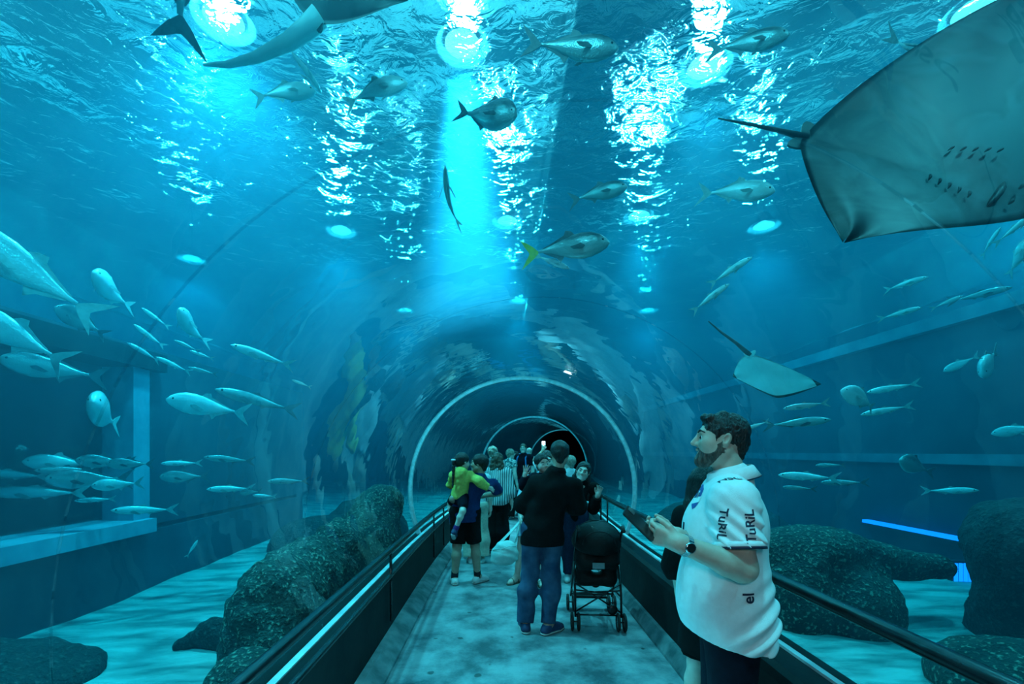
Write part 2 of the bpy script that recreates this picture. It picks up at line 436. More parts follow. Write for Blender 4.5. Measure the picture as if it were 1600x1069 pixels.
def water_material():
    m, nt, out = nt_new('tank_water')
    sc = N(nt, 'ShaderNodeVolumeScatter'); sc.inputs[0].default_value = (0.13, 0.60, 0.92, 1); sc.inputs[1].default_value = WATER_S; sc.inputs[2].default_value = 0.3
    ab = N(nt, 'ShaderNodeVolumeAbsorption'); ab.inputs[0].default_value = (0.0, 0.86, 0.93, 1); ab.inputs[1].default_value = WATER_A
    ad = N(nt, 'ShaderNodeAddShader')
    nt.links.new(sc.outputs[0], ad.inputs[0]); nt.links.new(ab.outputs[0], ad.inputs[1])
    nt.links.new(ad.outputs[0], out.inputs['Volume'])
    return m
WATER_S, WATER_A = 0.064, 0.50
M['water'] = water_material()
_o2 = arc(RT + 0.062, AB, PI - AB, 40)
ys = yrange(TY0 + 0.01, TY1 - 0.01, 0.5)
vs_, fs_ = [], []
for y in ys:
    c = cx(y)
    ring = [(OX0, y, ZS - 0.004), (OX0, y, -0.3)] + [(-1.34 + c, y, -0.3)] + [(x + c, y, z) for x, z in _o2[::-1]] + [(1.87 + c, y, -0.3), (OX1, y, -0.3), (OX1, y, ZS - 0.004)]
    vs_ += ring
n = len(ring)
for i in range(len(ys) - 1):
    for k in range(n):
        k2 = (k + 1) % n
        fs_.append((i * n + k, i * n + k2, (i + 1) * n + k2, (i + 1) * n + k))
fs_.append(tuple(range(n))); fs_.append(tuple((len(ys) - 1) * n + k for k in range(n - 1, -1, -1)))
wb = meshobj('tank_water', vs_, fs_, M['water'], smooth=False)
tag(wb, 'clear cyan water filling the tank around the tunnel', 'water', kind='stuff')
bm = bmesh.new(); bm.from_mesh(wb.data); bmesh.ops.recalc_face_normals(bm, faces=bm.faces); bm.to_mesh(wb.data); bm.free()

# handrails
def railing(name, x, z, r, a, b, posts, lower, label, px, pz):
    root = empty(name, (0, 0, 0))
    mb = MB(); mb.tube([(x + cx(y), y, z) for y in yrange(a, b, 0.5)], r, 12); mb.build('rail', M['rail'], root, True)
    if lower:
        mb = MB(); mb.tube([(lower[0] + cx(y), y, lower[1]) for y in yrange(a, b, 0.5)], 0.02, 10); mb.build('lower_rail', M['rail'], root, True)
    for y in posts:
        mb = MB(); mb.tube([(x + cx(y), y, z), (px + cx(y), y, (z + pz) / 2), (px + cx(y), y, pz)], 0.013, 8); mb.build('post', M['rail'], root, True)
    tag(root, label, 'handrail')
    return root
railing('handrail', -1.0, 0.815, 0.030, Y0, 24.5, [-0.6, 1.7, 4.07, 6.5, 7.35, 9.5, 12], (-1.0, 0.585), 'black tube handrail with thin posts beside the white strip', -0.995, 0.18)
railing('handrail', 1.62, 0.945, 0.036, Y0, 24.5, [-0.6, 0.9, 4.3, 7.2, 7.8, 10, 13], None, 'black tube handrail behind the man in the white shirt', 1.62, 0.50)

# lamps above the water
M['shade'] = plain('lamp_shade_metal', (0.05, 0.06, 0.07), 0.4, metallic=0.5)
M['bulb'] = emis_mat('lamp_bulb', (0.75, 0.97, 1.0), 9.0)
LAMP_LABELS = ['leftmost bright lamp above the near water', 'bright lamp shining down the white light shaft', 'bright lamp right of the dark catwalk', 'rightmost bright lamp above the stingray wing',
               'lamp of the second row above the yellow-tailed fish', 'lamp of the second row right of the catwalk', 'lamp at the left end of the second row', 'lamp at the right end of the second row',
               'middle lamp of the third row far down the tank', 'left lamp of the third row far down the tank', 'right lamp of the third row far down the tank', 'farthest lamp above the end of the tunnel',
               'lamp over the open water beyond the left gallery', 'lamp far off over the left open water', 'lamp over the open water behind the right partition',
               'added unseen lamp above the near left tank, behind the picture edge', 'added unseen lamp above the near right tank, behind the picture edge', 'added unseen lamp straight overhead above the tunnel roof']
for i, (lx, ly, lz, pw, sw, sd) in enumerate(LAMPS):
    r = empty('pendant_lamp', (lx, ly, lz))
    mb = MB(); mb.lathe([(0.03, 0.34), (0.10, 0.30), (0.16, 0.16), (0.30, 0.06), (0.32, 0.02), (0.30, 0.03), (0.15, 0.15), (0.05, 0.2)], 20, cap=False); mb.build('lamp_shade', M['shade'], r, True)
    mb = MB(); mb.lathe([(0.01, 0.02), (0.14, 0.03), (0.2, 0.05), (0.14, 0.09), (0.02, 0.16)], 16); mb.build('bulb', M['bulb'], r, True)
    mb = MB(); mb.tube([(0, 0, 0.33), (0, 0, 8.6 - lz)], 0.012, 6); mb.build('cord', M['shade'], r)
    tag(r, LAMP_LABELS[i], 'lamp', 'lamps over the tank')

# unseen housing behind the camera, added to go with the fill light
r = empty('fill_light_fixture', (-0.35, -1.75, 2.55))
mb = MB(); mb.box(-0.48, 0.48, -0.06, 0.0, -0.02, 0.10); mb.build('housing', M['shade'], r)
tag(r, 'added unseen fixture of the fill light behind the camera', 'light')
# ------------------------------------------------------------------ implicit surfaces for people and other soft shapes
_K = rng.uniform(-1, 1, (40, 3)); _P = rng.uniform(0, 6.28, 40)
def wob(X, Y, Z, f, seed=0, n=8):
    """smooth pseudo-noise in about -1..1"""
    s = 0
    for i in range(n):
        k = _K[(i + seed * 5) % 40] * f
        s = s + np.sin(k[0] * X + k[1] * Y + k[2] * Z + _P[(i + seed * 3) % 40])
    return s / (n * 0.55)

def cap(a, b, ra, rb=None, k=None, cut=None, op='+'):
    return dict(t='c', a=np.array(a, float), b=np.array(b, float), ra=ra, rb=ra if rb is None else rb, k=k, cut=cut, op=op)
def ell(c, r, R=None, k=None, cut=None, op='+'):
    return dict(t='e', c=np.array(c, float), r=np.array(r, float), R=None if R is None else np.array(R), k=k, cut=cut, op=op)
def minus(p):
    p['op'] = '-'; return p

def axis(lo, hi, vox, fine):
    xs = [lo]
    while xs[-1] < hi:
        v = vox
        for c, h, fv in fine:
            if abs(xs[-1] - c) < h: v = min(v, fv)
        xs.append(xs[-1] + v)
    return np.array(xs, np.float32)

def pbox(p):
    if p['t'] == 'c':
        lo = np.minimum(p['a'] - p['ra'], p['b'] - p['rb']); hi = np.maximum(p['a'] + p['ra'], p['b'] + p['rb'])
    else:
        m = p['r'] if p['R'] is None else np.full(3, p['r'].max())
        lo = p['c'] - m; hi = p['c'] + m
    return lo, hi

def surf(prims, vox=0.012, k=0.03, fine=(), cuts=(), noise=None, post=None):
    """mesh (verts, quads) of the zero level of a smooth union of the primitives"""
    los, his = zip(*[pbox(p) for p in prims if p['op'] == '+'])
    pad = 3 * vox + 0.012
    lo = np.min(los, 0) - pad; hi = np.max(his, 0) + pad
    ax = [axis(lo[i], hi[i], vox, [(c[i], h, fv) for c, h, fv in fine]) for i in range(3)]
    f = np.full([len(a) for a in ax], 0.5, np.float32)
    for p in prims:
        kk = k if p['k'] is None else p['k']
        l, h = pbox(p); m = kk + 2.5 * vox
        sl = []
        for i in range(3):
            i0 = max(0, np.searchsorted(ax[i], l[i] - m) - 1); i1 = min(len(ax[i]), np.searchsorted(ax[i], h[i] + m) + 1)
            sl.append(slice(i0, i1))
        if any(s.start >= s.stop for s in sl): continue
        X = ax[0][sl[0]][:, None, None]; Y = ax[1][sl[1]][None, :, None]; Z = ax[2][sl[2]][None, None, :]
        if p['t'] == 'c':
            a, b = p['a'], p['b']; d = b - a; L2 = max(float(d @ d), 1e-12)
            t = np.clip(((X - a[0]) * d[0] + (Y - a[1]) * d[1] + (Z - a[2]) * d[2]) / L2, 0, 1)
            D = np.sqrt((X - a[0] - t * d[0]) ** 2 + (Y - a[1] - t * d[1]) ** 2 + (Z - a[2] - t * d[2]) ** 2) - (p['ra'] + (p['rb'] - p['ra']) * t)
        else:
            c, r = p['c'], p['r']; x, y, z = X - c[0], Y - c[1], Z - c[2]
            if p['R'] is not None:
                R = p['R']
                x, y, z = (R[0, 0] * x + R[1, 0] * y + R[2, 0] * z, R[0, 1] * x + R[1, 1] * y + R[2, 1] * z, R[0, 2] * x + R[1, 2] * y + R[2, 2] * z)
            k0 = np.sqrt((x / r[0]) ** 2 + (y / r[1]) ** 2 + (z / r[2]) ** 2)
            k1 = np.sqrt((x / r[0] ** 2) ** 2 + (y / r[1] ** 2) ** 2 + (z / r[2] ** 2) ** 2)
            D = np.where(k1 < 1e-6, -r.min(), k0 * (k0 - 1) / np.maximum(k1, 1e-6))
        if p['cut']:
            for (pt, nn) in p['cut']:
                D = np.maximum(D, (X - pt[0]) * nn[0] + (Y - pt[1]) * nn[1] + (Z - pt[2]) * nn[2])
        g = f[sl[0], sl[1], sl[2]]
        if p['op'] == '+':
            hh = np.maximum(kk - np.abs(g - D), 0) / max(kk, 1e-6)
            f[sl[0], sl[1], sl[2]] = np.minimum(g, D) - hh * hh * kk * 0.25
        else:
            D = -D
            hh = np.maximum(kk - np.abs(g - D), 0) / max(kk, 1e-6)
            f[sl[0], sl[1], sl[2]] = np.maximum(g, D) + hh * hh * kk * 0.25
    X = ax[0][:, None, None]; Y = ax[1][None, :, None]; Z = ax[2][None, None, :]
    if noise is not None:
        f = f + noise(X, Y, Z).astype(np.float32)
    for (pt, nn) in cuts:
        f = np.maximum(f, ((X - pt[0]) * nn[0] + (Y - pt[1]) * nn[1] + (Z - pt[2]) * nn[2]).astype(np.float32))
    if post is not None:
        f = post(f, X, Y, Z)
    # surface nets
    s = f < 0
    c = s[:-1, :-1, :-1].astype(np.int8)
    for dx, dy, dz in ((1, 0, 0), (0, 1, 0), (0, 0, 1), (1, 1, 0), (1, 0, 1), (0, 1, 1), (1, 1, 1)):
        c = c + s[dx:s.shape[0] - 1 + dx, dy:s.shape[1] - 1 + dy, dz:s.shape[2] - 1 + dz]
    act = (c > 0) & (c < 8)
    I, J, Kk = np.nonzero(act)
    if len(I) == 0: return np.zeros((0, 3)), np.zeros((0, 4), int)
    idx = np.full(act.shape, -1, np.int64); idx[I, J, Kk] = np.arange(len(I))
    acc = np.zeros((len(I), 3)); cnt = np.zeros(len(I))
    cor = [(0, 0, 0), (1, 0, 0), (0, 1, 0), (1, 1, 0), (0, 0, 1), (1, 0, 1), (0, 1, 1), (1, 1, 1)]
    vals = [f[I + a, J + b, Kk + d] for a, b, d in cor]
    for u, v in ((0, 1), (2, 3), (4, 5), (6, 7), (0, 2), (1, 3), (4, 6), (5, 7), (0, 4), (1, 5), (2, 6), (3, 7)):
        fu, fv = vals[u], vals[v]
        m = (fu < 0) != (fv < 0)
        t = np.where(m, fu / np.where(m, fu - fv, 1), 0)
        for q in range(3):
            pa = ax[q][(I, J, Kk)[q] + cor[u][q]]; pb = ax[q][(I, J, Kk)[q] + cor[v][q]]
            acc[:, q] += np.where(m, pa + (pb - pa) * t, 0)
        cnt += m
    V = acc / cnt[:, None]
    Q = []
    e = s[:-1, :, :] != s[1:, :, :]
    a, b, d = np.nonzero(e[:, 1:-1, 1:-1]); b = b + 1; d = d + 1
    q = np.stack([idx[a, b - 1, d - 1], idx[a, b, d - 1], idx[a, b, d], idx[a, b - 1, d]], 1); fl = s[a, b, d]; q[~fl] = q[~fl][:, ::-1]; Q.append(q)
    e = s[:, :-1, :] != s[:, 1:, :]
    a, b, d = np.nonzero(e[1:-1, :, 1:-1]); a = a + 1; d = d + 1
    q = np.stack([idx[a - 1, b, d - 1], idx[a - 1, b, d], idx[a, b, d], idx[a, b, d - 1]], 1); fl = s[a, b, d]; q[~fl] = q[~fl][:, ::-1]; Q.append(q)
    e = s[:, :, :-1] != s[:, :, 1:]
    a, b, d = np.nonzero(e[1:-1, 1:-1, :]); a = a + 1; b = b + 1
    q = np.stack([idx[a - 1, b - 1, d], idx[a, b - 1, d], idx[a, b, d], idx[a - 1, b, d]], 1); fl = s[a, b, d]; q[~fl] = q[~fl][:, ::-1]; Q.append(q)
    Q = np.concatenate(Q)
    Q = Q[(Q >= 0).all(1)]
    return V, Q

def surfobj(name, VQ, mat, parent=None, relax=0):
    V, Q = VQ
    me = bpy.data.meshes.new(name)
    nv, nf = len(V), len(Q)
    me.vertices.add(nv); me.vertices.foreach_set('co', V.astype(np.float32).ravel())
    me.loops.add(nf * 4); me.loops.foreach_set('vertex_index', Q.astype(np.int32).ravel())
    me.polygons.add(nf)
    me.polygons.foreach_set('loop_start', np.arange(0, nf * 4, 4, dtype=np.int32))
    me.polygons.foreach_set('use_smooth', np.ones(nf, bool))
    me.update(calc_edges=True); me.validate()
    me.materials.append(mat)
    o = bpy.data.objects.new(name, me)
    return link(o, parent)

def rotz(a):
    c, s = math.cos(a), math.sin(a)
    return np.array([[c, -s, 0], [s, c, 0], [0, 0, 1.0]])
def roty(a):
    c, s = math.cos(a), math.sin(a)
    return np.array([[c, 0, s], [0, 1, 0], [-s, 0, c]])
def rotx(a):
    c, s = math.cos(a), math.sin(a)
    return np.array([[1, 0, 0], [0, c, -s], [0, s, c]])

# ------------------------------------------------------------------ head
def head_prims(C, R, s=1.0, child=False, ear=True, chin=1.0):
    """face looks along local +Y of R; C is the middle of the head; s scales a 0.235 m head"""
    g = lambda x, y, z: C + R @ np.array([x, y, z]) * s
    P = []
    if child:
        P += [ell(g(0, -0.010, 0.035), np.array([0.080, 0.094, 0.082]) * s, R), ell(g(0, 0.026, -0.034), np.array([0.066, 0.062, 0.070]) * s, R),
              ell(g(0.036, 0.054, -0.034), np.array([0.026, 0.024, 0.026]) * s, R), ell(g(-0.036, 0.054, -0.034), np.array([0.026, 0.024, 0.026]) * s, R),
              cap(g(0, 0.082, -0.006), g(0, 0.094, -0.026), 0.007 * s, 0.011 * s, k=0.012 * s), cap(g(0, 0.064, -0.084), g(0, 0.064, -0.084), 0.018 * s)]
        ez, ey = -0.002, 0.092
    else:
        P += [ell(g(0, -0.014, 0.036), np.array([0.075, 0.096, 0.082]) * s, R), ell(g(0, 0.026, -0.028), np.array([0.062, 0.066, 0.084]) * s, R),
              cap(g(0.050, -0.006, -0.050), g(0.016, 0.066, -0.098), 0.022 * s, 0.020 * s), cap(g(-0.050, -0.006, -0.050), g(-0.016, 0.066, -0.098), 0.022 * s, 0.020 * s),
              cap(g(0, 0.072, -0.098 * chin), g(0, 0.072, -0.098 * chin), 0.021 * s),
              cap(g(-0.032, 0.078, 0.026), g(0.032, 0.078, 0.026), 0.014 * s, k=0.02 * s),
              ell(g(0.038, 0.060, -0.018), np.array([0.024, 0.024, 0.024]) * s, R), ell(g(-0.038, 0.060, -0.018), np.array([0.024, 0.024, 0.024]) * s, R),
              cap(g(0, 0.088, 0.020), g(0, 0.112, -0.020), 0.0085 * s, 0.0115 * s, k=0.012 * s),
              cap(g(-0.012, 0.097, -0.026), g(0.012, 0.097, -0.026), 0.0085 * s, k=0.010 * s)]
        ez, ey = 0.006, 0.097
    P += [minus(cap(g(0.032, ey, ez), g(0.032, ey, ez), 0.015 * s, k=0.014 * s)), minus(cap(g(-0.032, ey, ez), g(-0.032, ey, ez), 0.015 * s, k=0.014 * s))]
    lz = -0.056 if not child else -0.052
    ly = 0.088 if not child else 0.080
    P += [cap(g(-0.018, ly - 0.006, lz + 0.006), g(0.0, ly + 0.004, lz + 0.007), 0.0062 * s, k=0.006 * s), cap(g(0.018, ly - 0.006, lz + 0.006), g(0.0, ly + 0.004, lz + 0.007), 0.0062 * s, k=0.006 * s),
          cap(g(-0.015, ly - 0.004, lz - 0.007), g(0.015, ly - 0.004, lz - 0.007), 0.0070 * s, k=0.006 * s),
          minus(cap(g(-0.021, ly + 0.002, lz), g(0.021, ly + 0.002, lz), 0.0026 * s, k=0.003 * s))]
    if ear:
        for sx in (-1, 1):
            Rr = R @ rotx(0.25) @ rotz(sx * -0.45)
            P += [ell(g(sx * 0.078, -0.014, 0.000), np.array([0.0085, 0.019, 0.031]) * s, Rr, k=0.008 * s),
                  minus(ell(g(sx * 0.0855, -0.009, 0.004), np.array([0.006, 0.010, 0.018]) * s, Rr, k=0.004 * s))]
    return P

def hand_prims(W, d, nrm, side, s=1.0, curl=0.5, spread=0.12, thumb_out=0.7, curls=None):
    """wrist W, fingers run along d, nrm points out of the palm, side is the direction of the thumb"""
    d = np.array(d, float); d /= np.linalg.norm(d)
    nrm = np.array(nrm, float); nrm -= d * (nrm @ d); nrm /= np.linalg.norm(nrm)
    sd = np.cross(d, nrm); sd = sd if sd @ np.array(side, float) > 0 else -sd
    W = np.array(W, float)
    P = [cap(W, W + d * 0.03 * s, 0.026 * s, 0.026 * s)]
    for u in (-0.026, -0.009, 0.009, 0.026):
        P.append(cap(W + d * 0.03 * s + sd * u * 0.7 * s, W + d * 0.088 * s + sd * u * 1.05 * s, 0.0145 * s, 0.0125 * s, k=0.012 * s))
    L = [0.066, 0.080, 0.086, 0.076]  # little .. index
    for j, u in enumerate((-0.030, -0.010, 0.010, 0.030)):
        c = curl if curls is None else curls[j]
        p = W + d * 0.088 * s + sd * u * s
        dd = d + sd * (u / 0.03) * spread; dd /= np.linalg.norm(dd)
        ang = 0.0
        for q, (fr, r0, r1) in enumerate(((0.44, 0.0098, 0.0090), (0.31, 0.0090, 0.0082), (0.25, 0.0082, 0.0070))):
            ang += c * (0.75 if q == 0 else 1.0)
            v = dd * math.cos(ang) + nrm * math.sin(ang)
            p2 = p + v * L[j] * fr * s
            P.append(cap(p, p2, r0 * s, r1 * s, k=0.004 * s)); p = p2
    p = W + d * 0.022 * s + sd * 0.022 * s
    a1 = d * 0.75 + sd * thumb_out + nrm * 0.25; a1 /= np.linalg.norm(a1)
    p2 = p + a1 * 0.040 * s; P.append(cap(p, p2, 0.0155 * s, 0.0115 * s, k=0.008 * s))
    a2 = d * 0.95 + sd * thumb_out * 0.35 + nrm * 0.35; a2 /= np.linalg.norm(a2)
    p3 = p2 + a2 * 0.032 * s; P.append(cap(p2, p3, 0.0110 * s, 0.0098 * s, k=0.004 * s))
    a3 = d + sd * 0.1 + nrm * 0.30 * (1 + curl); a3 /= np.linalg.norm(a3)
    P.append(cap(p3, p3 + a3 * 0.024 * s, 0.0098 * s, 0.0080 * s, k=0.004 * s))
    return P

# ------------------------------------------------------------------ whole figures, built in local space: +Y forward, +X to the right hand, Z up, feet at 0
SKEL = dict(hipL=(-0.088, 0, 0.92), hipR=(0.088, 0, 0.92), kneeL=(-0.095, 0.015, 0.50), kneeR=(0.095, 0.015, 0.50), ankL=(-0.10, -0.02, 0.085), ankR=(0.10, -0.02, 0.085),
            shL=(-0.178, -0.01, 1.425), shR=(0.178, -0.01, 1.425), elL=(-0.235, -0.03, 1.14), elR=(0.235, -0.03, 1.14), wrL=(-0.245, 0.03, 0.90), wrR=(0.245, 0.03, 0.90),
            neck=(0, -0.015, 1.47), head=(0, 0.015, 1.632))

def lerp(a, b, t):
    return np.array(a) + (np.array(b) - np.array(a)) * t

class Fig:
    def __init__(self, H=1.75, girth=1.0, belly=0.0, head_yaw=0, head_pitch=0, head_roll=0, head_s=1.0, child=False, lean=(0, 0), toes=(0.1, -0.1), hip_w=1.0, sh_w=1.0, chest=1.0, bust=0, **kw):
        self.s = s = H / 1.75
        J = {k: np.array(v, float) for k, v in SKEL.items()}
        for k in ('shL', 'shR', 'elL', 'elR', 'wrL', 'wrR'): J[k][0] *= sh_w
        for k, v in kw.items(): J[k] = np.array(v, float)
        for k in J:
            if k[:2] in ('sh', 'el', 'wr', 'ne', 'he'):
                t = (J[k][2] - 0.95) if k not in kw else 0
                J[k] = J[k] + np.array([lean[0], lean[1], 0]) * t
        self.J = {k: v * s for k, v in J.items()}
        self.g = girth; self.belly = belly; self.child = child; self.hip_w = hip_w; self.chest = chest; self.bust = bust
        self.HR = rotz(head_yaw) @ roty(head_roll) @ rotx(head_pitch)
        self.hs = head_s * (1.0 if not child else 1.0)
        self.toes = toes; self.lean = lean
    def mid(self, z):
        """spine point at standing height z"""
        return np.array([self.lean[0] * max(0, z - 0.95), self.lean[1] * max(0, z - 0.95), z]) * self.s
    def torso(self, e=0.0, hem=None):
        s, g, J = self.s, self.g, self.J
        P = [ell(self.mid(0.96), (np.array([0.160 * self.hip_w, 0.112, 0.13]) * g) * s + e), ell(self.mid(1.10) + np.array([0, 0.010 + 0.25 * self.belly, 0]) * s, (np.array([0.142, 0.105 + self.belly, 0.16]) * g) * s + e),
             ell(self.mid(1.28) + np.array([0, 0.004, 0]) * s, (np.array([0.158 * self.chest, 0.112, 0.16]) * g) * s + e),
             cap(lerp(J['shL'], J['shR'], 0.12) + np.array([0, 0, -0.012]) * s, lerp(J['shL'], J['shR'], 0.88) + np.array([0, 0, -0.012]) * s, 0.060 * s * g ** 0.5 + e),
             cap(lerp(J['shL'], J['shR'], 0.30) + np.array([0, 0, 0.01]) * s, J['neck'] + np.array([0, 0, 0.02]) * s, 0.05 * s + e, 0.045 * s + e, k=0.04),
             cap(lerp(J['shL'], J['shR'], 0.70) + np.array([0, 0, 0.01]) * s, J['neck'] + np.array([0, 0, 0.02]) * s, 0.05 * s + e, 0.045 * s + e, k=0.04)]
        if self.bust:
            for sx in (-1, 1):
                P.append(ell(self.mid(1.27) + np.array([sx * 0.07, 0.085, 0]) * s, np.array([0.065, 0.06, 0.065]) * s + e))
        return P
    def arm(self, S, e=0.0, frac=1.0, flare=0.0, wrist=True):
        """frac 0..1 to the elbow, 1..2 to the wrist; the end is cut flat"""
        J, s, g = self.J, self.s, self.g ** 0.6
        sh, el, wr = J['sh' + S], J['el' + S], J['wr' + S]
        r0, r1, r2 = 0.056 * s * g + e, 0.044 * s * g + e, 0.029 * s * g + e
        if frac <= 1.0:
            d = (el - sh) / np.linalg.norm(el - sh); q = lerp(sh, el, frac)
            return [cap(sh, lerp(sh, el, min(1, frac + 0.1)), r0, r0 + (r1 - r0) * frac + flare, cut=[(q, d)])]
        P = [cap(sh, el, r0, r1 + flare * 0.5)]
        d = (wr - el) / np.linalg.norm(wr - el); q = lerp(el, wr, frac - 1)
        mid = lerp(el, wr, 0.25)
        P += [cap(el, mid, r1, 0.043 * s * g + e + flare, cut=[(q, d)]), cap(mid, lerp(el, wr, frac - 1 + 0.05), 0.043 * s * g + e + flare, 0.043 * s * g + (r2 - 0.043 * s * g) * (frac - 1) + flare, cut=[(q, d)] if frac < 2 or e > 0 else None)]
        return P
    def leg(self, S, e=0.0, frac=2.0, flare=0.0):
        J, s, g = self.J, self.s, self.g ** 0.7
        hp, kn, an = J['hip' + S], J['knee' + S], J['ank' + S]
        r0, r1, r2 = 0.086 * s * g + e, 0.056 * s * g + e, 0.038 * s * g + e
        top = hp + np.array([0, 0, 0.02]) * s
        if frac <= 1.0:
            d = (kn - hp) / np.linalg.norm(kn - hp); q = lerp(hp, kn, frac)
            return [cap(top, lerp(hp, kn, min(1.0, frac + 0.1)), r0, r0 + (r1 - r0) * frac + flare, cut=[(q, d)])]
        P = [cap(top, kn, r0, r1 + flare * 0.4)]
        d = (an - kn) / np.linalg.norm(an - kn); q = lerp(kn, an, frac - 1)
        cf = lerp(kn, an, 0.3) + np.array([0, -0.012, 0]) * s
        ct = [(q, d)] if e > 0 else None
        P += [cap(kn, cf, r1 + flare * 0.4, 0.057 * s * g + e + flare * 0.7, cut=ct), cap(cf, lerp(kn, an, min(1.0, frac - 1 + 0.03)), 0.057 * s * g + e + flare * 0.7, r2 + flare, cut=ct)]
        return P
    def foot(self, S, e=0.0):
        J, s = self.J, self.s
        an = J['ank' + S]; a = self.toes[0 if S == 'L' else 1]
        d = np.array([-math.sin(a), math.cos(a), 0])
        heel = np.array([an[0], an[1], 0]) - d * 0.045 * s + np.array([0, 0, 0.038 * s]); ball = heel + d * 0.16 * s + np.array([0, 0, -0.006 * s]); toe = heel + d * 0.205 * s + np.array([0, 0, -0.012 * s])
        return an, d, heel, ball, toe
    def foot_prims(self, S):
        s = self.s
        an, d, heel, ball, toe = self.foot(S)
        return [cap(an, heel, 0.036 * s, 0.034 * s), cap(heel, ball, 0.034 * s, 0.033 * s), cap(ball, toe, 0.034 * s, 0.026 * s), cap(an + d * 0.03 * s, ball, 0.034 * s, 0.028 * s)]
    def body(self, hands=None, head=True, ear=True, feet=True):
        J, s = self.J, self.s
        P = self.torso(-0.012)
        P += self.arm('L', 0, 2.0) + self.arm('R', 0, 2.0) + self.leg('L') + self.leg('R')
        if feet: P += self.foot_prims('L') + self.foot_prims('R')
        up = self.HR @ np.array([0, -0.022, -0.05]) * self.hs
        P += [cap(J['neck'] - np.array([0, 0, 0.03]) * s, J['head'] + up, 0.058 * s * self.g ** 0.5, 0.052 * s)]
        P += head_prims(J['head'], self.HR, self.hs, self.child, ear)
        for S in 'LR':
            h = (hands or {}).get(S)
            wr, el = J['wr' + S], J['el' + S]
            d = (wr - el)
            if h is None: h = dict(d=d, n=np.array([0.9 if S == 'L' else -0.9, -0.1, 0.2]), side=np.array([0, 1, 0.1]), curl=0.35)
            P += hand_prims(wr, h.get('d', d), h['n'], h['side'], h.get('s', s), h.get('curl', 0.4), h.get('spread', 0.1), h.get('thumb', 0.7), h.get('curls'))
        return P
    def shoe(self, S, e=0.010):
        s = self.s
        an, d, heel, ball, toe = self.foot(S)
        up = np.array([0, 0, 1.0])
        P = [cap(heel, ball, 0.040 * s, 0.044 * s), cap(ball, toe, 0.044 * s, 0.034 * s), cap(an - d * 0.01 * s, heel + d * 0.01 * s, 0.047 * s, 0.042 * s, cut=[(an + up * 0.005 * s, up)]), cap(an + d * 0.035 * s - up * 0.012 * s, ball, 0.042 * s, 0.036 * s)]
        return P, heel, d
    def hair(self, style='short', e=0.014):
        C, R, s = self.J['head'], self.HR, self.hs
        g = lambda x, y, z: C + R @ np.array([x, y, z]) * s
        rad = np.array([0.075, 0.096, 0.082]) + e
        P = [ell(g(0, -0.016, 0.038), rad * s, R)]
        if style in ('short', 'crop', 'quiff'):
            P += [cap(g(0, -0.070, 0.0), g(0, -0.062, -0.055), 0.052 * s, 0.040 * s)]
        if style == 'quiff':
            P += [cap(g(-0.025, 0.070, 0.088), g(0.025, 0.070, 0.088), 0.022 * s), cap(g(-0.03, 0.02, 0.112), g(0.03, 0.02, 0.112), 0.020 * s)]
        n = R @ np.array([0, 1, -0.42]); n /= np.linalg.norm(n)
        # face side cut away below the hairline, ears left free
        P += [minus(ell(g(0, 0.105, -0.020), np.array([0.090, 0.085, 0.088]) * s, R, k=0.006)), minus(ell(g(0, 0.040, -0.090), np.array([0.095, 0.090, 0.085]) * s, R, k=0.006))]
        return P
# ------------------------------------------------------------------ people
def skin_mat(name, c):
    m = noise_mat(name, tuple(x * 0.86 for x in c), c, 0.48, 30, 4, bump=0.06, bscale=220)
    return m
M['skin_fair'] = skin_mat('skin_fair', (0.56, 0.42, 0.34))
M['skin_pale'] = skin_mat('skin_pale', (0.72, 0.58, 0.50))
M['skin_tan'] = skin_mat('skin_tan', (0.42, 0.28, 0.21))
def hair_mat(name, c1, c2):
    return noise_mat(name, c1, c2, 0.42, 60, 4, bump=0.7, bscale=150, stretch=(1, 1, 0.25))
M['hair_black'] = hair_mat('black_hair', (0.004, 0.004, 0.005), (0.020, 0.018, 0.018))
M['hair_dark'] = hair_mat('dark_brown_hair', (0.010, 0.007, 0.006), (0.045, 0.032, 0.026))
M['hair_brown'] = hair_mat('brown_hair', (0.045, 0.030, 0.022), (0.16, 0.11, 0.075))
M['hair_light'] = hair_mat('light_hair', (0.20, 0.17, 0.13), (0.48, 0.42, 0.34))
M['beard'] = hair_mat('short_beard', (0.04, 0.030, 0.026), (0.15, 0.11, 0.09))
M['eye_white'] = plain('eye_white', (0.75, 0.78, 0.78), 0.2, 0.03)
M['eye_dark'] = plain('eye_dark', (0.012, 0.010, 0.010), 0.15, 0.1)
M['lip'] = plain('lips', (0.34, 0.17, 0.15), 0.4, 0.08)
M['teeth'] = plain('teeth', (0.85, 0.87, 0.86), 0.25, 0.02)
def cloth(name, c, rough=0.85, var=0.12, scale=40, bump=0.25, bscale=400):
    return plain(name, c, rough, var, scale=scale, bump=bump, bscale=bscale, spec=0.12)
M['white_knit'] = cloth('white_knit', (0.80, 0.84, 0.86), 0.75, 0.03)
M['black_cloth'] = cloth('black_cloth', (0.005, 0.0055, 0.0065))
M['navy_cloth'] = cloth('navy_cloth', (0.012, 0.040, 0.14))
M['dark_navy'] = cloth('dark_navy_cloth', (0.005, 0.007, 0.016))
M['jeans'] = noise_mat('blue_denim', (0.020, 0.050, 0.11), (0.060, 0.12, 0.21), 0.85, 7, 5, bump=0.3, bscale=300, spec=0.12)
M['dark_jeans'] = cloth('dark_denim', (0.020, 0.035, 0.075))
M['light_denim'] = noise_mat('light_denim', (0.22, 0.38, 0.50), (0.42, 0.60, 0.68), 0.85, 12, 5, bump=0.3, bscale=300)
M['yellow_cloth'] = cloth('yellow_fleece', (0.62, 0.60, 0.14))
